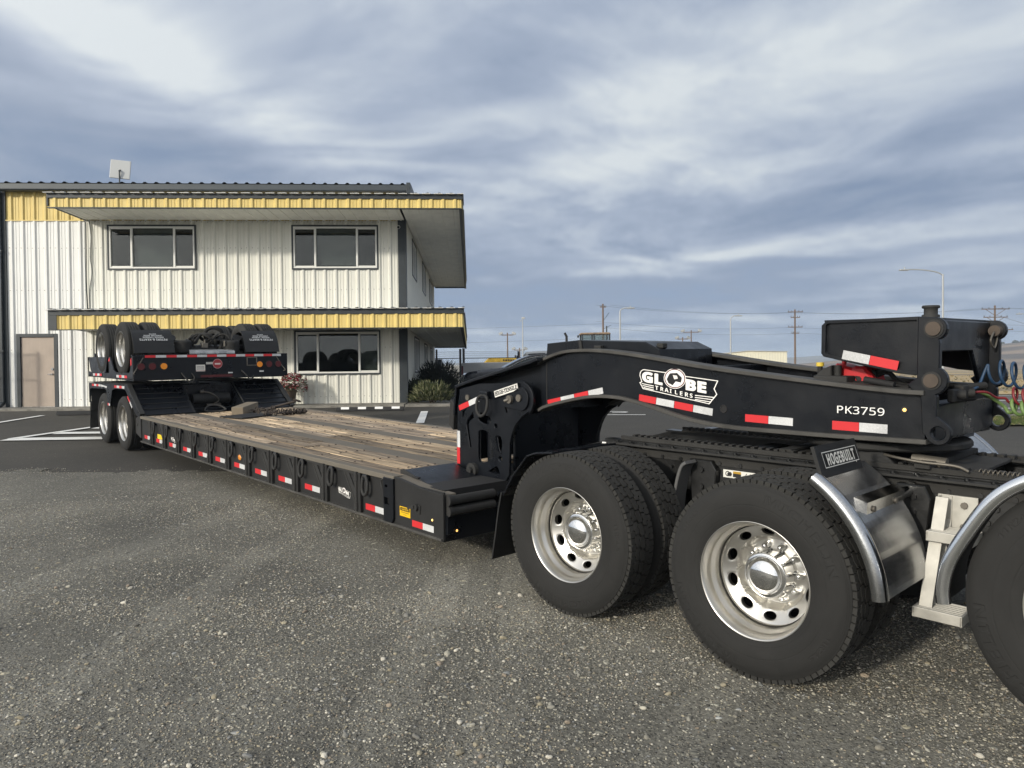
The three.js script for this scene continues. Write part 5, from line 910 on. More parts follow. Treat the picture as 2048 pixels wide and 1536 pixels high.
      part('slot', [bx(-2.70, -2.62, 0.645, 0.655, 1.14, 1.17)], M.dark, deck);
    }
    part('ramp_plate', [ext([[-2.90, 0.668], [-2.87, 0.690], [-2.30, 0.560], [-2.285, 0.535], [-2.30, 0.515], [-2.34, 0.540]], ...Z(0.60, 1.145), { bev: 0.004 })], M.black, deck);
    part('ramp_edge', [ext([[-2.90, 0.690], [-2.86, 0.698], [-2.29, 0.566], [-2.29, 0.30], [-2.60, 0.30], [-2.90, 0.60]], ...Z(1.145, 1.162), { bev: 0.003 })], M.blackWorn, deck);
    part('ramp_slot', [ext([[-2.72, 0.645], [-2.58, 0.612], [-2.58, 0.597], [-2.72, 0.628]], ...Z(1.162, 1.164))], M.dark, deck);
    for (const v of [0.555, 0.470]) part('roller', [rod([-2.08, v, s * 0.80], [-2.08, v, s * 1.255], 0.036, 18), rod([-2.08, v, s * 1.225], [-2.08, v, s * 1.262], 0.043, 18)], M.blackWorn, deck);
    parts('roller_shelf', [bx(-2.30, -2.075, 0.415, 0.430, ...Z(0.80, 1.21))], M.black, deck);
    part('front_bracket', [extX([[s * 1.245, 0.44], [s * 1.20, 0.405], [s * 1.205, 0.298], [s * 1.27, 0.29], [s * 1.27, 0.44]], -2.10, -2.068, { bev: 0.003 })], M.black, deck);
  }
  part('front_beam', [bx(-2.26, -2.10, 0.228, 0.43, -1.28, 1.28, 0.006), bx(-2.35, -2.26, 0.3, 0.6, -1.1, 1.1)], M.black, deck);
  lamp('marker_lamp', 0, 0, 0, 0.010, M.ambLamp, deck).rotation.y = Math.PI / 2; deck.children[deck.children.length - 1].position.set(-2.098, 0.303, 1.158);

  // ---------------- rear bogie
  const bogie = group('rear_bogie', T);
  for (const s of [1, -1]) {
    const Z = (a, b) => (s > 0 ? [a, b] : [-b, -a]), far = s < 0;
    for (const u of [-11.48, -12.86]) setWheel(trailerWheel, T, u, 0.465, s * 1.30, u, far);
    part('fender_panel', [ext([[-13.98, 1.085], [-11.15, 1.140], [-11.10, 1.140], [-10.38, 0.690], [-10.40, 0.655], [-10.62, 0.655], [-11.20, 1.020], [-11.30, 1.055], [-11.95, 1.045], [-12.15, 1.015], [-12.33, 0.715], [-12.47, 0.718], [-12.58, 0.99], [-12.68, 1.014], [-13.80, 0.985], [-13.89, 0.965], [-13.92, 0.70], [-13.98, 0.70]], ...Z(1.285, 1.306), { bev: 0.003 })], M.black, bogie);
    parts('fender_top', [strip([[-13.98, 1.100], [-11.10, 1.150]], 0.012, ...Z(0.45, 1.32)), strip([[-11.10, 1.150], [-10.36, 0.692]], 0.02, ...Z(1.24, 1.32), 0.003)], M.blackWorn, bogie);
    part('ramp_face', [ext([[-11.12, 1.12], [-11.105, 1.14], [-10.38, 0.672], [-10.39, 0.655]], ...Z(0.46, 1.27))], M.black, bogie);
    for (let k = 1; k < 6; k++) { const t = k / 6; part('grip_bar', [bar([mix(-11.1, -10.38, t), mix(1.15, 0.682, t), s * 0.50], [mix(-11.1, -10.38, t), mix(1.15, 0.682, t), s * 1.24], 0.012, 0.010)], M.blackWorn, bogie); }
    part('wheel_well', [bx(-13.9, -11.15, 0.62, 1.075, ...Z(0.60, 0.615)), bx(-13.93, -13.90, 0.55, 1.08, ...Z(0.60, 1.28)), bx(-12.46, -12.34, 0.72, 1.02, ...Z(0.62, 1.28)), ext([[-11.16, 1.10], [-11.13, 1.10], [-10.42, 0.655], [-10.45, 0.655]], ...Z(0.62, 1.28))], M.dark, bogie);
    part('frame_side', [ext([[-13.9, 0.80], [-13.9, 1.08], [-11.12, 1.12], [-10.42, 0.665], [-10.42, 0.30], [-10.9, 0.60]], ...Z(0.42, 0.45))], M.black, bogie);
    parts('inner_wing', [ext([[-11.10, 1.13], [-10.38, 0.675], [-10.38, 0.655], [-10.75, 0.655], [-11.10, 0.80]], ...Z(0.45, 0.462)), ext([[-10.40, 0.30], [-10.40, 0.66], [-10.65, 0.62], [-10.68, 0.36]], ...Z(1.24, 1.30), { bev: 0.004 })], M.blackWorn, bogie);
    part('mud_flap', [strip([[-13.93, 0.72], [-13.96, 0.45], [-14.02, 0.19]], 0.012, ...Z(0.66, 1.30))], M.flap, bogie);
    if (s > 0) {
      tapeRun(bogie, [-13.69, 1.035], [-12.98, 1.048], 0.040, ['r', 'w', 'r', 'w'], 1.3065); part('reflective_tape', [ext([[-12.96, 1.045], [-12.70, 1.05], [-12.55, 1.03], [-12.50, 1.065], [-12.96, 1.086]], 1.3065, 1.308)], M.whiteTape, bogie);
      tapeRun(bogie, [-11.98, 1.062], [-11.29, 1.070], 0.042, ['r', 'w', 'r', 'w'], 1.3065); tapeRun(bogie, [-12.49, 0.722], [-12.33, 0.720], 0.042, ['r', 'w'], 1.3065);
      tapeRun(bogie, [-11.13, 0.925], [-10.86, 0.755], 0.042, ['r', 'w'], 1.3065);
    }
  }
  parts('axle', [-11.48, -12.86].flatMap((u) => [rod([u, 0.465, -1.1], [u, 0.465, 1.1], 0.065, 12)]), M.frame, bogie);
  parts('cross_beam', [bx(-11.12, -11.08, 0.50, 1.10, -0.42, 0.42), bx(-13.9, -13.86, 0.80, 1.08, -0.42, 0.42), bx(-12.3, -12.2, 0.80, 1.08, -0.42, 0.42), bx(-10.95, -10.86, 0.62, 0.70, -0.42, 0.42, 0.01), bx(-11.07, -10.5, 0.40, 0.48, -0.06, 0.06), bx(-10.5, -10.42, 0.50, 0.61, -0.42, 0.42)], M.black, bogie);
  part('air_tank', [rod([-11.0, 0.86, -0.34], [-11.0, 0.86, 0.30], 0.09, 20)], M.blackWorn, bogie);
  part('valve', [rod([-10.98, 0.98, 0.1], [-10.98, 0.98, 0.16], 0.03, 10), bx(-11.05, -10.99, 0.72, 0.76, -0.2, 0.05), hose([[-10.99, 0.98, 0.12], [-10.9, 0.95, 0.0], [-10.92, 0.82, -0.14], [-10.98, 0.74, -0.05]], 0.012, 24)], M.bolt, bogie);
  part('towing_loop', [hose([[-10.78, 0.73, 0.10], [-10.72, 0.66, 0.18], [-10.70, 0.66, -0.18], [-10.78, 0.73, -0.10]], 0.014, 30, true)], M.edgeWorn, bogie);
}

// ------------------------------------------------------------------ the flip axle unit, folded upside down on top of the bogie
const flipAxle = basisGroup('flip_axle', 'black flip axle unit folded upside down on the trailer rear, four dual wheels up', 'trailer axle', ...TB);
{
  const F = flipAxle, WY = 1.745;
  for (const s of [1, -1]) {
    const Z = (a, b) => (s > 0 ? [a, b] : [-b, -a]), far = s < 0;
    for (const u of [-11.48, -12.86]) setWheel(trailerWheel, F, u, WY, s * 1.30, u * 2, far);
    part('side_panel', [ext([[-14.0, 1.205], [-14.0, 1.59], [-13.93, 1.59], [-13.77, 1.335], [-13.66, 1.295], [-12.66, 1.305], [-12.57, 1.34], [-12.42, 1.60], [-12.345, 1.60]], ...Z(1.285, 1.305)), ext([[-14.0, 1.205], [-12.345, 1.228], [-12.345, 1.31], [-14.0, 1.31]], ...Z(1.283, 1.300))], M.black, F);
    part('side_panel', [ext([[-12.325, 1.228], [-12.325, 1.605], [-12.21, 1.60], [-12.0, 1.37], [-11.84, 1.335], [-10.97, 1.345], [-10.90, 1.39], [-10.80, 1.62], [-10.745, 1.62], [-10.745, 1.245]], ...Z(1.285, 1.305), { bev: 0.003 })], M.black, F);
    part('deck_side', [bx(-14.0, -10.75, 1.215, 1.235, ...Z(0.4, 1.30)), bx(-14.0, -10.75, 1.24, 1.44, ...Z(0.38, 0.42))], M.black, F);
    part('mud_flap', [strip(smooth([[-11.06, 2.06], [-10.98, 1.995], [-10.90, 1.87], [-10.83, 1.675]], 16), 0.012, ...Z(0.61, 1.25))], M.flap, F);
    const fl = decal('flap_lettering', 0.50, 0.16, 512, (g, w, h) => { g.clearRect(0, 0, w, h); g.translate(w, h); g.rotate(Math.PI); g.fillStyle = '#c4c6c6'; g.textAlign = 'center'; g.font = 'bold 56px sans-serif'; g.fillText('PETERS & KEATTS', w / 2, 52, w - 10); g.font = 'bold 36px sans-serif'; g.fillText('RENTON • SPOKANE', w / 2, 92, w - 40); g.fillText('LEWISTON, BOISE', w / 2, 126, w - 120); g.font = 'bold 30px sans-serif'; g.fillText('SEATTLE', w / 2, 156, 190); }, F);
    const up = V(-0.11, 0.175, 0).normalize(), rt = V(0, 0, -1), fc = rt.clone().cross(up); fl.matrix.makeBasis(rt, up, fc); fl.quaternion.setFromRotationMatrix(fl.matrix); fl.position.set(-10.938, 1.925, s * 0.93).addScaledVector(fc, 0.030);
    parts('air_spring', [latheZ([[0.0001, 0], [0.12, 0], [0.15, 0.03], [0.135, 0.07], [0.15, 0.11], [0.135, 0.15], [0.15, 0.19], [0.12, 0.23], [0.0001, 0.23]], 24).rotateX(-Math.PI / 2).translate(-11.02, 1.66, s * 0.42), latheZ([[0.0001, 0], [0.12, 0], [0.15, 0.03], [0.135, 0.07], [0.15, 0.11], [0.12, 0.2], [0.0001, 0.2]], 24).rotateX(-Math.PI / 2).translate(-12.3, 1.66, s * 0.42)], M.rubber, F);
    parts('spring_beam', [bar([-12.0, 1.62, s * 0.42], [-11.0, 1.66, s * 0.42], 0.10, 0.10), bar([-13.4, 1.62, s * 0.42], [-12.4, 1.66, s * 0.42], 0.1, 0.1)], M.frame, F);
    part('shock_absorber', [rod([-11.3, 1.5, s * 0.3], [-11.1, 1.9, s * 0.32], 0.03, 10), rod([-11.2, 1.72, s * 0.30], [-11.12, 1.88, s * 0.31], 0.045, 10)], M.blackWorn, F);
    for (const [w, m, r] of [[1.18, M.redLens, 0.055], [1.005, M.redLens, 0.055], [0.825, M.amber, 0.052]]) { part('lamp', [rod([-10.738, 1.45, s * w], [-10.722, 1.45, s * w], r, 24)], m, F); part('lamp_grommet', [new THREE.TorusGeometry(r + 0.006, 0.009, 8, 28).rotateY(Math.PI / 2).translate(-10.736, 1.45, s * w)], M.dark, F); }
    part('latch', [bar([-10.73, 1.60, s * 1.14], [-10.73, 1.40, s * 1.26], 0.012, 0.012), hose([[-10.72, 1.40, s * 1.26], [-10.70, 1.34, s * 1.30], [-10.74, 1.32, s * 1.28]], 0.008, 12)], M.bolt, F);
    if (s > 0) { tapeRun(F, [-13.575, 1.236], [-12.875, 1.245], 0.045, ['w', 'r', 'w', 'r'], 1.3065); tapeRun(F, [-11.80, 1.248], [-11.10, 1.252], 0.045, ['w', 'r', 'w', 'r'], 1.3065); part('reflective_tape', [ext([[-10.86, 1.56], [-10.80, 1.60], [-10.80, 1.48], [-10.86, 1.46]], 1.3065, 1.308)], M.red, F); part('reflective_tape', [ext([[-12.335, 1.55], [-12.24, 1.60], [-12.24, 1.53], [-12.335, 1.52]], 1.3065, 1.308)], M.red, F); }
  }
  part('bumper', [extX([[1.30, 1.222], [1.30, 1.62], [1.10, 1.645], [-1.36, 1.645], [-1.36, 1.235], [-0.9, 1.222]], -10.765, -10.738, { bev: 0.004 }), bx(-10.85, -10.765, 1.625, 1.645, -1.36, 1.30)], M.black, F);
  for (let k = 0; k < 14; k++) { const a = 1.115 - k * 0.168; part('reflective_tape', [bx(-10.738, -10.7365, 1.596, 1.637, a - 0.166, a)], k % 2 ? M.whiteTape : M.red, F); }
  parts('axle', [-11.48, -12.86].map((u) => rod([u, WY, -1.1], [u, WY, 1.1], 0.065, 14)), M.frame, F);
  parts('brake_chamber', [0.55, 0.15, -0.25, -0.6].map((w, i) => rod([-11.30, 1.86 + 0.02 * (i % 2), w], [-11.22, 1.94, w], 0.075, 16)), M.blackWorn, F);
  parts('hanging_hoses', [[0.3, 0.1], [0.05, -0.2], [-0.2, 0.15], [-0.45, -0.3]].map(([a, b]) => hose([[-11.1, 1.70, a], [-10.95, 1.92, (a + b) / 2], [-11.05, 2.0, b], [-11.3, 1.86, b + 0.1], [-11.2, 1.72, b]], 0.016, 30)), M.rubber, F);
  parts('hose_coil', [new THREE.TorusGeometry(0.16, 0.035, 10, 32).rotateX(0.5).rotateY(1.0).translate(-11.3, 1.98, -0.22), new THREE.TorusGeometry(0.14, 0.03, 10, 32).rotateX(1.0).rotateY(0.6).translate(-11.35, 1.93, -0.12)], M.rubber, F);
  parts('cross_beam', [bx(-12.3, -12.2, 1.24, 1.66, -0.4, 0.4), bx(-11.0, -10.9, 1.24, 1.60, -0.4, 0.4), bx(-13.95, -13.85, 1.24, 1.66, -1.2, 1.2), bx(-11.6, -11.35, 1.60, 1.7, -0.30, 0.3), bx(-10.98, -10.92, 1.66, 1.76, -0.12, 0.30)], M.frame, F);
  part('air_tank', [rod([-10.92, 1.655, -0.42], [-10.92, 1.655, 0.36], 0.075, 20)], M.aluDull, F);
  part('valve_block', [bx(-11.0, -10.92, 1.72, 1.84, 0.02, 0.12, 0.01), rod([-10.95, 1.84, 0.07], [-10.95, 1.90, 0.07], 0.018, 8), rod([-10.95, 1.78, -0.28], [-10.95, 1.88, -0.28], 0.02, 8)], M.bolt, F);
  const pl = decal('licence_plate', 0.155, 0.115, 128, (g, w, h) => { g.fillStyle = '#c9c8c2'; g.fillRect(0, 0, w, h); g.fillStyle = '#3a3c42'; for (let r = 0; r < 3; r++) for (let i = 0; i < 6; i++) g.fillRect(12 + i * 18, 22 + r * 18, 12, 9); g.fillStyle = '#8a2028'; g.fillRect(0, h - 12, w, 5); }, F); pl.rotation.y = Math.PI / 2; pl.position.set(-10.7355, 1.405, 0.225);
  const lb = decal('maker_badge', 0.30, 0.20, 256, (g, w, h) => { g.clearRect(0, 0, w, h); g.fillStyle = '#a9a7a2'; g.fillRect(0, h * 0.34, w * 0.5, h * 0.2); g.fillStyle = '#8d2a30'; g.beginPath(); g.arc(w * 0.66, h / 2, h * 0.42, 0, 7); g.fill(); g.fillStyle = '#c9b9b6'; g.fillRect(w * 0.5, h * 0.44, w * 0.33, h * 0.14); g.strokeStyle = '#b59a98'; g.lineWidth = 5; g.beginPath(); g.arc(w * 0.66, h / 2, h * 0.40, 0, 7); g.stroke(); }, F); lb.rotation.y = Math.PI / 2; lb.position.set(-10.7355, 1.475, -0.02);
  const rs = decal('red_lettering', 0.55, 0.07, 256, (g, w, h) => { g.clearRect(0, 0, w, h); g.fillStyle = '#4a1216'; g.fillRect(0, h * 0.2, w, h * 0.6); }, F); rs.rotation.y = Math.PI / 2; rs.position.set(-10.7355, 1.262, -0.05);
  part('plate_frame', [extX([[-0.59, 1.43], [-0.59, 1.585], [-0.78, 1.585], [-0.78, 1.43]], -10.738, -10.730, { holes: [[[-0.605, 1.445], [-0.605, 1.57], [-0.765, 1.57], [-0.765, 1.445]]] }), bx(-10.738, -10.73, 1.425, 1.44, -0.78, -0.59)], M.bolt, F);
  parts('chain_hook', [hose([[-10.72, 1.33, 0.55], [-10.68, 1.25, 0.50], [-10.66, 1.16, 0.42], [-10.70, 1.24, 0.34], [-10.72, 1.32, 0.38]], 0.012, 30), hose([[-10.72, 1.35, -0.48], [-10.68, 1.27, -0.55], [-10.66, 1.18, -0.62], [-10.70, 1.24, -0.70]], 0.012, 24)], M.dusty, F);
  parts('side_lamp', [bx(-10.738, -10.728, 1.31, 1.335, -0.90, -0.82, 0.004), bx(-10.738, -10.728, 1.30, 1.322, -0.33, -0.25, 0.004)], M.whiteTape, F);
}

// ------------------------------------------------------------------ things on and round the trailer
M.timber = std(lin(0.20, 0.165, 0.12), 0.9, { map: streaks, bumpMap: grit, bumpScale: 0.002 });
{ // timber block and chain lying on the deck
  const b = basisGroup('timber_block', 'short weathered timber block lying on the far end of the trailer deck', 'wood block', ...TB);
  part('block', [bx(-0.33, 0.33, 0.0, 0.14, -0.10, 0.10, 0.012)], M.timber, b); b.position.copy(trailer.localToWorld(V(-9.75, 0.664, -0.16))); b.rotateY(-0.75); b.rotateZ(-0.06);
  const m = basisGroup('rubber_mat', 'flat black rubber mat on the deck beside the timber block', 'mat', ...TB);
  part('mat', [bx(-0.26, 0.26, 0, 0.018, -0.30, 0.30, 0.004)], M.flap, m); m.position.copy(trailer.localToWorld(V(-9.05, 0.665, 0.10))); m.rotateY(0.35);
  const c = basisGroup('tie_down_chain', 'rusty heap of chain with a load binder beside the timber block', 'chain', ...TB);
  c.position.copy(trailer.localToWorld(V(-9.35, 0.668, -0.42)));
  const link = join([hose([[-0.045, 0, 0], [-0.035, 0, 0.025], [0.035, 0, 0.025], [0.045, 0, 0], [0.035, 0, -0.025], [-0.035, 0, -0.025]], 0.009, 20, true, 6)]);
  let x = -0.25, z = 0.25, a = 0;
  for (let i = 0; i < 64; i++) { const l = new THREE.Mesh(link, i % 3 ? M.rustDark : M.rust); l.name = 'link'; a += rr(-0.9, 0.9); x = clamp(x + 0.07 * Math.cos(a), -0.42, 0.42); z = clamp(z + 0.07 * Math.sin(a), -0.4, 0.4); l.position.set(x, 0.02 + 0.16 * Math.exp(-(x * x + z * z) / 0.06) * rnd() + rr(0, 0.02), z); l.rotation.set(i % 2 ? 1.5 : 0.1, -a, rr(-0.2, 0.2)); c.add(l); }
  part('binder_handle', [rod([-0.1, 0.05, 0.1], [0.36, 0.20, -0.28], 0.018, 10), new THREE.TorusGeometry(0.05, 0.014, 8, 20).rotateX(1.2).translate(0.38, 0.21, -0.30), rod([-0.2, 0.03, 0.2], [0.1, 0.09, -0.05], 0.028, 10)], M.rustDark, c);
}
{ // petrol can wedged on the gooseneck
  const g = basisGroup('fuel_can', 'red plastic fuel can lodged on the gooseneck under the riser', 'fuel can', ...TB);
  g.position.copy(trailer.localToWorld(V(0.575, 1.515, 0.20)));
  const pl = std(lin(0.50, 0.02, 0.025), 0.45);
  part('can_body', [ext([[-0.12, 0], [-0.13, 0.07], [-0.09, 0.115], [0.0, 0.09], [0.02, 0.10], [0.07, 0.10], [0.115, 0.05], [0.13, 0.0]], -0.09, 0.09, { bev: 0.015 })], pl, g);
  part('handle', [hose([[-0.085, 0.09, 0], [-0.075, 0.135, 0], [0.03, 0.135, 0], [0.05, 0.09, 0]], 0.014, 24)], pl, g);
  part('spout', [rod([0.10, 0.05, 0], [0.17, 0.10, 0], 0.022, 10)], M.blackWorn, g);
  const k = basisGroup('breather_cap', 'small yellow capped breather standing on the far gooseneck beam', 'cap', ...TB);
  k.position.copy(trailer.localToWorld(V(0.245, 1.545, 0.0))); part('stem', [rod([0, 0, 0], [0, 0.06, 0], 0.016, 12)], M.blackWorn, k); part('cap', [rod([0, 0.058, 0], [0, 0.082, 0], 0.024, 14)], std(lin(0.62, 0.46, 0.06), 0.5), k);
  const rc = basisGroup('red_glove', 'crumpled red cloth beside the yellow cap on the gooseneck', 'cloth', ...TB);
  rc.position.copy(trailer.localToWorld(V(0.375, 1.545, 0.10))); const sg = new THREE.IcosahedronGeometry(0.035, 3), p = sg.attributes.position; for (let i = 0; i < p.count; i++) { const s = 0.75 + 0.5 * fbm(p.getX(i) * 40 + 9, p.getY(i) * 40 + p.getZ(i) * 33, 3, 0, 2); p.setXYZ(i, p.getX(i) * s * 1.2, p.getY(i) * s * 1.2, p.getZ(i) * s); } sg.computeVertexNormals(); part('cloth', [sg.translate(0, 0.025, 0)], pl, rc);
}
// coiled air and electric lines from the gooseneck to the truck cab
function coilHose(name, label, mat, lead, axis0, axis1, turns, R, r, ph = 0) {
  const h = basisGroup(name, label, 'hose', ...TB), A = V(...axis0), B = V(...axis1), d = B.clone().sub(A).normalize(), n1 = V(0, 1, 0).cross(d).normalize(), n2 = d.clone().cross(n1), pts = lead.map((p) => V(...p)), N = Math.round(turns * 14);
  for (let i = 0; i <= N; i++) { const t = i / N, a = ph + t * turns * 2 * Math.PI, q = A.clone().lerp(B, t).addScaledVector(n1, Math.cos(a) * R).addScaledVector(n2, Math.sin(a) * R); q.y -= 0.05 * Math.sin(Math.PI * t); pts.push(q); }
  part('line', [new THREE.TubeGeometry(new THREE.CatmullRomCurve3(pts, false, 'centripetal'), pts.length * 5, r, 8)], mat, h); return h;
}
coilHose('coiled_air_hose', 'blue coiled air hose from the gooseneck front to the truck', phy(lin(0.03, 0.085, 0.18), 0.5, { map: dirt }), [[1.09, 1.46, 0.16], [1.14, 1.50, 0.02], [1.12, 1.52, -0.10]], [1.15, 1.585, -0.20], [1.80, 1.62, -0.15], 11, 0.068, 0.008, 2.6);
coilHose('coiled_air_hose', 'red coiled air hose between the blue and green lines at the gooseneck front', phy(lin(0.32, 0.035, 0.042), 0.5, { map: dirt }), [[1.10, 1.47, 0.06], [1.17, 1.475, -0.02], [1.20, 1.44, -0.12]], [1.235, 1.455, -0.20], [1.80, 1.52, -0.10], 12, 0.045, 0.007, 3.6);
coilHose('coiled_cable', 'green coiled electric cable hanging at the gooseneck front', phy(lin(0.25, 0.40, 0.13), 0.5, { map: dirt }), [[1.09, 1.475, 0.05], [1.13, 1.472, -0.05], [1.17, 1.435, -0.14], [1.215, 1.385, -0.20]], [1.235, 1.395, -0.20], [1.75, 1.47, -0.05], 10, 0.040, 0.010, 4.4);

// wheel stops
function wheelStop(label, c, yaw, marks) {
  const t = thing('wheel_stop', label, 'wheel stop', [c[0], groundY(c[0], c[1]), c[1]], yaw);
  part('rubber_body', [extX([[-0.075, 0], [-0.06, 0.06], [-0.035, 0.10], [0.035, 0.10], [0.06, 0.06], [0.075, 0]], -0.92, 0.92, { bev: 0.01 })], M.rubberWheelStop, t);
  if (marks) for (const x of [-0.70, -0.24, 0.22, 0.68]) part('white_marking', [strip([[-0.030, 0.1035], [0.037, 0.1035], [0.0625, 0.062], [0.066, 0.045]], 0.003, x - 0.11, x + 0.11).rotateY(-Math.PI / 2)], M.whiteMark, t);
}
wheelStop('black wheel stop with four white blocks before the lower window', [-3.93, -20.5], YAWB + 0.04, true);
wheelStop('plain dark wheel stop near the tan door', [-11.2, -19.85], YAWB + 0.1, false);

// planter with flowers
{
  const y0 = 0.815, t = thing('flower_planter', 'tall tapered brown planter of red and white flowers before the wall', 'planter', [-6.72, y0, -22.25]);
  part('pot', [new THREE.LatheGeometry([[0.0001, 0], [0.16, 0], [0.17, 0.02], [0.29, 0.60], [0.31, 0.61], [0.31, 0.65], [0.27, 0.65], [0.26, 0.60], [0.0001, 0.58]].map((p) => new THREE.Vector2(...p)), 32)], std(lin(0.12, 0.085, 0.06), 0.7, { map: dirt }), t);
  const leaf = [], red = [], white = [];
  for (let i = 0; i < 900; i++) {
    const a = rr(0, 6.28), rad = 0.46 * Math.sqrt(rnd()), h = 0.62 + 0.36 * Math.sqrt(Math.max(0, 1 - (rad / 0.5) ** 2)) * rr(0.3, 1) - (rad > 0.3 ? rr(0, 0.30) : 0), sc = rr(0.025, 0.045);
    const k = rnd(), g = k < 0.62 ? new THREE.OctahedronGeometry(sc, 0).scale(1.2, 0.18, 0.6) : new THREE.OctahedronGeometry(sc * 0.95, 0).scale(1, 0.5, 1);
    g.rotateX(rr(-0.9, 0.9)).rotateY(rr(0, 6)).translate(Math.cos(a) * rad + 0.12, h, Math.sin(a) * rad); (k < 0.62 ? leaf : k < 0.88 ? red : white).push(g);
  }
  part('foliage', leaf, std(lin(0.075, 0.085, 0.035), 0.8), t); part('red_flowers', red, std(lin(0.26, 0.025, 0.04), 0.7), t); part('white_flowers', white, std(lin(0.55, 0.45, 0.44), 0.7), t);
}
// shrubs by the corner
function shrub(name, label, pos, cols, n, rx, ry, rz, len, wid, up) {
  const t = thing(name, label, 'shrub', pos), sets = cols.map(() => []);
  for (let i = 0; i < n; i++) {
    const a = rr(0, 6.28), c = rr(-0.25, 1), s = Math.sqrt(Math.max(0, 1 - c * c)), rad = Math.pow(rnd(), 0.35) * (0.66 + 0.60 * vn(a * 2.2, c * 3.5, 0, 19)), P = V(Math.cos(a) * s * rx * rad, (0.26 + 0.74 * Math.max(-0.3, c) * rad) * ry, Math.sin(a) * s * rz * rad);
    const l = len * rr(0.6, 1.2), g = new THREE.BufferGeometry(), w = wid * rr(0.7, 1.2), fold = 0.35 * w;
    g.setAttribute('position', new THREE.Float32BufferAttribute([0, 0, 0, w, fold, l * 0.45, 0, 0, l * 0.5, 0, 0, 0, 0, 0, l * 0.5, -w, fold, l * 0.45, w, fold, l * 0.45, 0, -0.02, l, 0, 0, l * 0.5, 0, 0, l * 0.5, 0, -0.02, l, -w, fold, l * 0.45], 3)); g.computeVertexNormals();
    const dir = V(P.x / rx, P.y / ry * 0.9 + up, P.z / rz).add(V(rr(-0.5, 0.5), rr(-0.3, 0.5), rr(-0.5, 0.5))).normalize();
    g.applyQuaternion(new THREE.Quaternion().setFromUnitVectors(V(0, 0, 1), dir)).translate(P.x, Math.max(P.y, 0.03), P.z); sets[Math.floor(rnd() * cols.length)].push(g);
  }
  sets.forEach((s, i) => part('foliage', s, std(lin(...cols[i]), 0.75, { map: dirt }), t));
  part('stem', Array.from({ length: 9 }, () => rod([rr(-0.08, 0.08), 0, rr(-0.08, 0.08)], [rr(-0.6, 0.6) * rx, ry * rr(0.4, 0.75), rr(-0.6, 0.6) * rz], 0.014, 5, 0.006)), std(lin(0.06, 0.045, 0.03), 0.9), t);
}
shrub('variegated_shrub', 'low rounded shrub with pale edged leaves at the building corner', [-2.48, 0.80, -22.9], [[0.085, 0.105, 0.038], [0.32, 0.32, 0.18], [0.13, 0.15, 0.06], [0.05, 0.07, 0.028]], 1700, 0.60, 0.56, 0.5, 0.22, 0.026, 0.30);
shrub('evergreen_shrub', 'tall dark spreading evergreen shrub behind the variegated one', [-2.55, 0.82, -25.6], [[0.022, 0.030, 0.024], [0.014, 0.022, 0.018]], 4200, 0.78, 1.20, 0.7, 0.24, 0.012, 0.45);
shrub('green_shrub', 'small dark green shrub tucked against the corner trim', [-3.02, 0.80, -23.5], [[0.05, 0.07, 0.03], [0.035, 0.05, 0.022]], 1300, 0.40, 0.72, 0.4, 0.12, 0.022, 0.3);

// ------------------------------------------------------------------ yard fence, vehicles and poles in the distance
const poleWood = std(lin(0.16, 0.115, 0.085), 0.9, { map: streaks }), poleSteel = std(lin(0.36, 0.38, 0.39), 0.5, { metalness: 0.3 }), wireM = std(lin(0.05, 0.052, 0.056), 0.6), fenceM = std(lin(0.025, 0.026, 0.028), 0.6);
{ // fence with barbed wire and gate posts behind the building
  const f = thing('yard_fence', 'black steel yard fence with barbed wire and tall gate posts behind the building', 'fence', [0, 0, 0]);
  const Z = -45, post = (x, h, r) => part('post', [rod([x, 0.75, Z], [x, h, Z], r, 8)], fenceM, f);
  for (const [x, h, r] of [[-4.78, 3.05, 0.05], [-4.56, 3.16, 0.06], [-3.12, 3.18, 0.07], [-2.92, 3.22, 0.075], [0.4, 3.0, 0.05], [3.4, 3.0, 0.05], [6.4, 3.0, 0.05], [-7.5, 3.05, 0.05], [-10.5, 3.05, 0.05]]) post(x, h, r);
  for (const y of [2.62, 1.75, 0.95]) { part('rail', [rod([-10.5, y, Z], [-3.12, y, Z], 0.028, 6)], fenceM, f); part('rail', [rod([-2.92, y, Z], [6.4, y, Z], 0.028, 6)], fenceM, f); }
  for (const y of [2.76, 2.88, 3.0]) parts('barbed_wire', [rod([-10.5, y, Z], [-3.12, y, Z], 0.010, 4), rod([-2.92, y, Z], [6.4, y - 0.1, Z], 0.010, 4)], fenceM, f);
  const m = []; for (let x = -10.4; x < 6.4; x += 0.13) for (const s of [1, -1]) { if (x > -3.3 && x < -2.9) continue; m.push(bar([x, s > 0 ? 0.95 : 2.62, Z], [x + 1.4, s > 0 ? 2.62 : 0.95, Z], 0.006, 0.006)); }
  part('chain_link', m, fenceM, f).userData.kind = 'stuff';
}
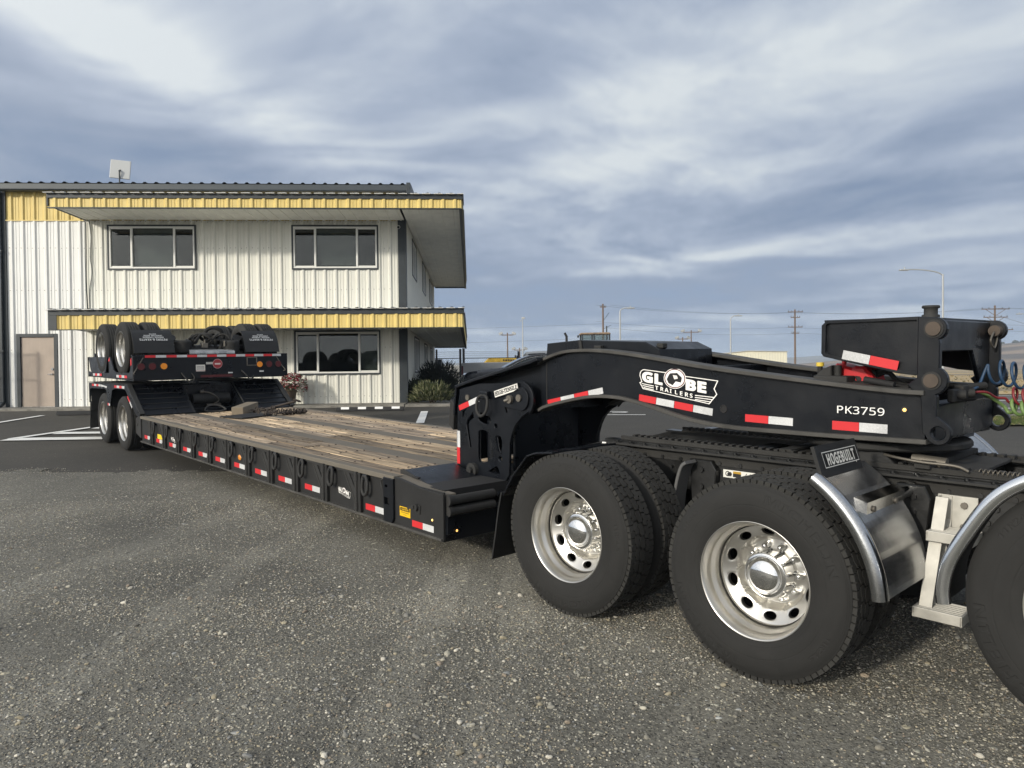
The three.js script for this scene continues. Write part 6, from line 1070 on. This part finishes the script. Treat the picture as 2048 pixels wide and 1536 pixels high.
{ // chain link fence left of the building
  const o = bToWorld(-11.75, 0, 1.0).add(V(-3.4855, 0, -23.0385)), f = thing('chain_link_fence', 'grey chain link fence with a post at the left end of the building', 'fence', [o.x, 0.76, o.z], YAWB);
  const g = std(lin(0.34, 0.35, 0.35), 0.45, { metalness: 0.5 });
  part('post', [rod([-0.12, -0.05, 0], [-0.12, 2.2, 0], 0.035, 10)], g, f); part('post', [rod([-3.1, -0.05, 0], [-3.1, 2.2, 0], 0.035, 10)], g, f); part('rail', [rod([-3.1, 2.12, 0], [-0.12, 2.12, 0], 0.022, 8)], g, f); part('rail', [rod([-3.1, 1.35, 0], [-0.12, 1.35, 0], 0.02, 8)], g, f);
  const m = []; for (let x = -5.1; x < 0.1; x += 0.075) for (const s of [1, -1]) { let a = [x, 0.05], b = [x + 2.05, 2.1]; const x0 = Math.max(a[0], -3.1), x1 = Math.min(b[0], 0.05); if (x1 <= x0) continue; const yy = (q) => (s > 0 ? 0.05 + (q - x) : 2.1 - (q - x)); m.push(bar([x0, yy(x0), 0], [x1, yy(x1), 0], 0.005, 0.005)); }
  part('chain_link', m, g, f).userData.kind = 'stuff';
}
{ // wrapped lumber stack behind the gate
  const c = std(lin(0.66, 0.65, 0.60), 0.6), y0 = 0.82, wood = std(lin(0.42, 0.33, 0.20), 0.8);
  let n = 0; for (const [x, y, z, w, h, l, m] of [[-4.1, 0, -53, 1.7, 0.78, 'white wrapped bundle at the bottom of the pile behind the gate', c], [-4.15, 0.80, -53, 1.6, 0.62, 'white wrapped bundle on top of the pile behind the gate', c], [-2.9, 0, -51.5, 1.0, 1.0, 'tan board crate beside the white wrapped bundles behind the gate', wood]]) {
    const t = thing('wrapped_bundle', l, 'bundle', [x, y0 + y + 0.02, z], rr(-0.05, 0.05));
    part('wrapping', [new RoundedBoxGeometry(w, h, 1.6, 3, 0.06).translate(0, h / 2, 0)], m, t); parts('strap', [-0.5, 0, 0.5].map((k) => bx(k * w * 0.7 - 0.02, k * w * 0.7 + 0.02, 0.001, h + 0.006, -0.81, 0.806)), M.dusty, t);
  }
  const b = thing('dark_cabinet', 'dark grey cabinet standing at the fence behind the building', 'cabinet', [-4.75, y0, -46.5]); part('cabinet_body', [bx(-0.35, 0.35, 0, 1.72, -0.3, 0.3, 0.02)], M.trim, b); part('roof', [bx(-0.4, 0.4, 1.72, 1.77, -0.35, 0.35, 0.01)], M.trim, b);
}
// road vehicles, seen over the gooseneck; length along x, nose towards -x unless turned
function carWheels(t, xs, r, w) { for (const x of xs) for (const s of [1, -1]) { const g = group('wheel', t); part('tyre', [latheZ([[r * 0.6, -0.11], [r * 0.9, -0.115], [r, -0.08], [r, 0.08], [r * 0.9, 0.115], [r * 0.6, 0.11]], 28)], M.rubber, g); part('rim', [latheZ([[r * 0.62, 0.10], [r * 0.55, 0.07], [r * 0.2, 0.085], [0.0001, 0.09]], 20)], M.aluDull, g); g.position.set(x, r, s * w); if (s < 0) g.rotation.y = Math.PI; } }
{
  const y0 = 0.83, t = thing('dark_car', 'dark blue car parked behind the gooseneck, nose to the left', 'car', [1.35, y0, -30], 0.12), paint = phy(lin(0.006, 0.008, 0.016), 0.12, { clearcoat: 1, clearcoatRoughness: 0.03 });
  const body = smooth([[-3.12, 0.30], [-3.18, 0.62], [-3.10, 0.80], [-2.7, 0.90], [-1.9, 0.985], [-1.55, 1.02]], 20), tail = smooth([[1.3, 1.02], [1.65, 0.98], [1.72, 0.6], [1.66, 0.32]], 12);
  part('body', [ext([...body, ...tail, [1.2, 0.28], [-2.8, 0.28]], -0.90, 0.90, { bev: 0.08 })], paint, t);
  const roof = smooth([[-1.62, 1.0], [-1.0, 1.30], [-0.55, 1.43], [0.1, 1.465], [0.7, 1.42], [1.25, 1.22], [1.5, 1.0]], 30);
  part('roof_shell', [strip(roof, 0.05, -0.66, 0.66, 0.012)], paint, t);
  parts('pillar', [1, -1].flatMap((s) => [strip(roof, 0.07, s > 0 ? 0.64 : -0.72, s > 0 ? 0.72 : -0.64, 0.015), bar([-0.25, 1.0, s * 0.76], [-0.20, 1.43, s * 0.68], 0.04, 0.09)]), paint, t);
  part('window_trim', [strip(smooth([[-1.50, 1.015], [-0.95, 1.27], [-0.5, 1.385], [0.1, 1.42], [0.7, 1.38], [1.2, 1.17]], 24), 0.018, 0.718, 0.735), bar([-1.5, 1.015, 0.79], [1.3, 1.03, 0.79], 0.012, 0.016)], M.aluDull, t);
  const gl = phy(lin(0.25, 0.30, 0.31), 0.03, { transmission: 0.85, thickness: 0 });
  parts('side_window', [1, -1].map((s) => ext([[-1.42, 1.01], [-0.92, 1.25], [-0.5, 1.37], [0.1, 1.41], [0.7, 1.37], [1.2, 1.14], [1.3, 1.02]], s * 0.72 - 0.004, s * 0.72 + 0.004)), gl, t);
  part('windscreen', [strip(roof.slice(0, 11), 0.008, -0.64, 0.64).translate(-0.01, 0.03, 0)], gl, t);
  parts('seat', [bx(-0.35, -0.15, 0.7, 1.28, -0.6, -0.15, 0.06), bx(-0.35, -0.15, 0.7, 1.28, 0.15, 0.6, 0.06)], M.dark, t);
  parts('mirror', [1, -1].map((s) => new RoundedBoxGeometry(0.16, 0.13, 0.2, 2, 0.04).translate(-1.05, 1.08, s * 0.95)), paint, t);
  part('headlight', [bx(-3.10, -2.92, 0.68, 0.80, 0.55, 0.86, 0.03)], M.glass, t); carWheels(t, [-2.25, 0.85], 0.33, 0.80); t.scale.set(1.05, 1.09, 1.05);
}
{
  const y0 = 0.83, t = thing('pickup_truck', 'silver pickup truck parked beyond the dark car, tailgate to the left', 'pickup truck', [-2.45, y0, -38], -0.04), paint = phy(lin(0.42, 0.425, 0.43), 0.35, { metalness: 0.4, clearcoat: 0.8 });
  part('cargo_bed', [ext([[0.0, 0.55], [-0.02, 1.36], [0.04, 1.40], [3.0, 1.42], [3.0, 0.50], [1.9, 0.5], [1.75, 0.85], [1.35, 1.0], [0.95, 0.85], [0.8, 0.5]], 0.84, 0.98, { bev: 0.03 }), ext([[0.0, 0.55], [-0.02, 1.36], [0.04, 1.40], [3.0, 1.42], [3.0, 0.5], [0.8, 0.5]], -0.98, -0.84, { bev: 0.03 }), bx(0.0, 0.07, 0.6, 1.36, -0.84, 0.84, 0.02), bx(0, 3.0, 0.7, 0.76, -0.84, 0.84)], paint, t);
  const cab = smooth([[3.03, 0.5], [3.0, 1.42], [3.16, 1.86], [3.45, 1.93], [4.5, 1.95], [5.0, 1.86], [5.55, 1.38]], 26);
  part('cab', [ext([...cab, [6.8, 1.26], [7.05, 1.05], [7.05, 0.5]], -0.90, 0.90, { bev: 0.09 })], phy(lin(0.42, 0.43, 0.43), 0.3, { metalness: 0.3, clearcoat: 0.8 }), t);
  parts('side_window', [1, -1].map((s) => ext([[3.22, 1.46], [3.32, 1.82], [4.15, 1.85], [4.15, 1.46]], s * 0.90 - 0.012, s * 0.90 + 0.012)), M.trim, t); parts('side_window', [1, -1].map((s) => ext([[4.25, 1.46], [4.25, 1.85], [4.85, 1.82], [5.3, 1.46]], s * 0.90 - 0.012, s * 0.90 + 0.012)), M.trim, t);
  parts('tail_light', [1, -1].map((s) => bx(-0.035, 0.08, 0.78, 1.26, s > 0 ? 0.80 : -0.985, s > 0 ? 0.985 : -0.80, 0.03)), M.redLens, t); part('cab_rack', [rod([2.8, 1.4, -0.8], [2.8, 1.96, -0.8], 0.03, 6), rod([2.8, 1.4, 0.8], [2.8, 1.96, 0.8], 0.03, 6), rod([2.8, 1.95, -0.8], [2.8, 1.95, 0.8], 0.03, 6), bx(2.72, 2.86, 1.42, 1.75, 0.55, 0.85, 0.03)], M.trim, t);
  part('bumper', [bx(-0.14, -0.01, 0.5, 0.68, -0.9, 0.9, 0.03)], M.stainless, t); carWheels(t, [1.35, 5.9], 0.39, 0.85);
}
{
  const y = std(lin(0.55, 0.36, 0.03), 0.5, { map: dirt }), t = thing('yellow_excavator', 'yellow excavator body showing just above the parked vehicles', 'excavator', [-2.2, 0.83, -60], 0);
  part('engine_cover', [ext([[-0.15, 0.9], [0.0, 1.72], [0.28, 1.98], [0.42, 2.08], [1.6, 2.05], [2.9, 2.02], [3.2, 1.9], [3.2, 0.9]], -1.1, 1.1, { bev: 0.06 })], y, t);
  part('counterweight', [ext([[-0.5, 0.9], [-0.5, 1.5], [-0.3, 1.68], [0.0, 1.7], [0, 0.9]], -1.15, 1.15, { bev: 0.08 })], y, t);
  parts('undercarriage', [1, -1].map((s) => ext(smooth([[0, 0.0], [-0.4, 0.25], [0, 0.8], [3.2, 0.8], [3.6, 0.3], [3.2, 0.0], [0, 0]], 30), s * 0.95 - 0.25, s * 0.95 + 0.25, { bev: 0.03 })), M.dusty, t);
  parts('side_lettering', [bx(1.5, 1.62, 1.80, 1.93, 1.1, 1.112), bx(1.68, 1.84, 1.80, 1.93, 1.1, 1.112), bx(1.90, 2.02, 1.80, 1.93, 1.1, 1.112), bx(2.08, 2.2, 1.80, 1.93, 1.1, 1.112), bx(2.26, 2.4, 1.80, 1.93, 1.1, 1.112)], M.dark, t); part('exhaust', [rod([2.5, 2.0, -0.6], [2.5, 2.3, -0.6], 0.06, 10)], M.dark, t);
  part('cab', [ext([[3.3, 1.0], [3.3, 2.0], [3.9, 2.0], [4.3, 1.4], [4.3, 1.0]], -0.2, 1.0, { bev: 0.05 })], M.trim, t);
}
{
  const t = thing('wheel_loader', 'tan roofed cab of a wheel loader rising behind the gooseneck', 'wheel loader', [6.7, 0.83, -60], 0), yel = std(lin(0.42, 0.28, 0.06), 0.6, { map: dirt });
  part('cab_roof', [ext([[-1.22, 3.86], [-1.15, 4.0], [1.10, 4.02], [1.24, 3.88]], -0.9, 0.9, { bev: 0.04 })], std(lin(0.36, 0.255, 0.165), 0.7, { map: dirt }), t);
  for (const [x, z] of [[-1.05, -0.8], [-1.05, 0.8], [1.12, -0.8], [1.12, 0.8], [-0.1, 0.8], [-0.1, -0.8]]) part('cab_pillar', [bar([x * 1.0, 2.2, z], [x, 3.88, z], 0.09, 0.12)], M.trim, t);
  parts('cab_glass', [bx(-1.03, 1.1, 2.3, 3.86, 0.79, 0.8), bx(-1.03, 1.1, 2.3, 3.86, -0.8, -0.79)], M.glass, t); part('seat', [bx(-0.3, 0.5, 2.2, 3.4, -0.3, 0.3, 0.08)], M.dark, t);
  part('work_lamp', [bx(-1.45, -1.3, 3.62, 3.80, 0.6, 0.8, 0.02), bar([-1.35, 3.8, 0.7], [-1.1, 3.9, 0.7], 0.03, 0.03)], M.trim, t);
  part('chassis', [ext([[-2.6, 0.7], [-2.6, 1.9], [-1.2, 2.25], [1.3, 2.25], [3.2, 1.9], [3.4, 0.7]], -0.9, 0.9, { bev: 0.06 })], yel, t); part('exhaust', [rod([-2.25, 1.9, 0], [-2.25, 3.8, 0], 0.10, 10), bar([-2.25, 3.75, 0], [-2.40, 4.05, 0], 0.14, 0.18)], M.dark, t);
  carWheels(t, [-1.6, 2.2], 0.8, 1.0);
}
{ // pale metal shed across the road
  const t = thing('metal_shed', 'long pale metal shed with a low pitched roof across the fields', 'shed', [64, 0.83, -200], 0.02), c = std(lin(0.66, 0.64, 0.52), 0.6);
  part('wall', [ext([[-22, 0], [-22, 4.0], [-0.5, 5.95], [10.3, 5.72], [10.3, 0]], -0.1, 0.1), bx(10.1, 10.3, 0, 5.6, -22, -0.2)], c, t);
  const s = []; for (let x = -21; x < 10.2; x += 0.75) s.push(bx(x, x + 0.22, 0.05, x < -0.5 ? 4 + (x + 22) * 0.0907 - 0.1 : 5.7, 0.1, 0.18)); part('wall_ribs', s, c, t);
  part('roof', [bar([-22.3, 4.05, -10], [-0.5, 6.05, -10], 21, 0.12), bar([-0.5, 6.05, -10], [10.6, 5.80, -10], 21, 0.12)], M.roofPale, t);
}
// utility poles, street lights and floodlight masts
const at = (x, z) => [x, groundY(x, z), z];
function utilityPole(label, x, z, h, arms, turn = 0) {
  const t = thing('utility_pole', label, 'utility pole', at(x, z), turn, undefined);
  part('pole', [rod([0, 0, 0], [0, h, 0], 0.17, 10, 0.12)], poleWood, t);
  for (const [y, w, d] of arms) {
    part('cross_arm', [bx(-w / 2, w / 2, y - 0.06, y + 0.06, 0.12, 0.22, 0.01)], poleWood, t);
    for (let k = 0; k < 5; k++) if (k !== 2) part('insulator', [rod([(k / 4 - 0.5) * w * 0.94, y + 0.06, 0.17], [(k / 4 - 0.5) * w * 0.94, y + 0.28, 0.17], 0.05, 8, 0.03)], M.trim, t);
    if (d) parts('brace', [bar([-w * 0.36, y, 0.17], [0, y - d, 0.13], 0.04, 0.06), bar([w * 0.36, y, 0.17], [0, y - d, 0.13], 0.04, 0.06)], poleWood, t);
  }
  return t;
}
utilityPole('tall slender utility pole with four stacked crossarms right of centre', 45.85, -120, 10.6, [[10.2, 2.4], [9.3, 1.5], [7.75, 2.3], [6.75, 1.2]]);
utilityPole('brown utility pole with braced double crossarms at the right edge', 71.66, -110, 10.1, [[9.55, 4.2, 1.0], [8.35, 3.6, 0.9], [6.5, 5.2, 0]]);
{ const t = utilityPole('thick brown utility pole with insulator brackets behind the wheel loader', 13.58, -110, 10.9, [[10.4, 0.9]]); part('bracket', [bar([0.1, 8.5, 0.2], [0.9, 9.6, 0.2], 0.06, 0.06), bar([0.1, 7.2, 0.2], [1.1, 7.7, 0.2], 0.06, 0.06), rod([0.5, 6.6, 0.2], [0.5, 7.6, 0.2], 0.10, 8)], M.trim, t); }
function streetLight(label, x, z, h, arm, rise, bend = 0.4) {
  const t = thing('street_light', label, 'street light', at(x, z));
  part('pole', [rod([0, 0, 0], [0, h, 0], 0.10, 10, 0.07)], poleSteel, t);
  part('arm', [hose([[0, h - 0.1, 0], [arm * 0.12, h + rise * bend, 0], [arm * 0.5, h + rise * 0.86, 0], [arm * 0.85, h + rise, 0], [arm, h + rise, 0]], 0.05, 20, false, 8)], poleSteel, t);
  part('lamp_head', [new RoundedBoxGeometry(0.75, 0.12, 0.3, 2, 0.04).translate(arm + Math.sign(arm) * 0.25, h + rise - 0.03, 0), rod([arm + Math.sign(arm) * 0.2, h + rise + 0.02, 0], [arm + Math.sign(arm) * 0.2, h + rise + 0.2, 0], 0.05, 8)], poleSteel, t); return t;
}
streetLight('tall street light with a long curved arm reaching left over the riser', 36.05, -62, 8.75, -3.0, 0.42, 0.3);
streetLight('street light with a short curved arm right of the brown pole', 10.98, -75, 7.0, 0.85, 0.30);
streetLight('thin street light with an upswept arm left of the tall utility pole', 25.09, -85, 6.7, 0.7, 0.45);
streetLight('street light half hidden at the right edge beside the braced pole', 72.4, -104, 8.1, -1.0, 0.3);
{ const t = thing('light_mast', 'thin pale mast with a small lamp above the parked vehicles', 'light mast', at(1.43, -95)); part('mast', [rod([0, 0, 0], [0, 7.7, 0], 0.10, 8, 0.05)], poleSteel, t); part('lamp', [bx(-0.12, 0.3, 7.7, 7.95, -0.1, 0.1, 0.03), bx(-0.3, -0.15, 7.4, 7.55, -0.1, 0.1, 0.02)], poleSteel, t); }
function floodMast(label, x, z, h, w) {
  const t = thing('floodlight_pole', label, 'floodlight pole', at(x, z)); part('pole', [rod([0, 0, 0], [0, h, 0], 0.14, 8, 0.10)], poleWood, t);
  part('cross_bar', [bx(-w / 2, w / 2, h - 0.45, h - 0.3, -0.06, 0.06, 0.01)], poleWood, t);
  for (const s of [-1, 1]) part('floodlight', [new RoundedBoxGeometry(0.7, 0.45, 0.4, 1, 0.06).rotateZ(s * -0.45).translate(s * (w / 2 + 0.1), h - 0.1, 0.1)], poleSteel, t); return t;
}
floodMast('wooden pole with a pair of floodlights above the yellow excavator', -0.72, -130, 7.8, 2.1); floodMast('short floodlight pole beside the thin pale mast', 1.45, -135, 5.3, 2.0);
floodMast('taller of the two neighbouring floodlight poles over the far beam', 33.9, -140, 8.5, 3.0); floodMast('shorter floodlight pole just left of its taller neighbour over the far beam', 32.75, -142, 7.3, 2.0);
// overhead lines
function line(label, a, b, sag, r) { const p = []; for (let i = 0; i <= 16; i++) { const t = i / 16; p.push([mix(a[0], b[0], t), mix(a[1], b[1], t) - sag * 4 * t * (1 - t), mix(a[2], b[2], t)]); } return tag(part(numbered('power_line'), [hose(p, r, 32, false, 5)], wireM, scene), label, 'power line', 'overhead power lines strung between the poles'); }
const SPAN = (w) => `dark power line ${w}`;
for (const [dx, y, which] of [[-1.1, 10.95, 'left one of the top pair'], [1.1, 10.95, 'right one of the top pair'], [-1, 8.55, 'second wire down'], [0.5, 7.6, 'lowest wire']]) {
  line(SPAN(`(${which}) between the brown and slender poles`), [13.6 + dx, y + 0.6, -110], [45.85 + dx, y, -120], 0.6, 0.013); line(SPAN(`(${which}) between the slender and braced poles`), [45.85 + dx, y, -120], [71.66 + dx, y - 0.4, -110], 0.5, 0.013); line(SPAN(`(${which}) leaving the braced pole to the right`), [71.66 + dx, y - 0.4, -110], [120 + dx, y - 1, -100], 0.6, 0.013);
}
line(SPAN('upper of two running left from the thick brown pole behind the building'), [-60, 8.4, -112], [13.6, 8.8, -110], 0.5, 0.013);
line(SPAN('lower of two running left from the thick brown pole behind the building'), [-60, 6.3, -112], [13.6, 6.7, -110], 0.5, 0.013);
line('thin guy wire slanting down to the right from the braced pole', [71.9, 9.5, -110], [86, 2, -98], 0.1, 0.02);

// ------------------------------------------------------------------ shadows on, draw
scene.traverse((o) => { if (o.isMesh) { o.castShadow = true; o.receiveShadow = true; } });
renderer.render(scene, camera);
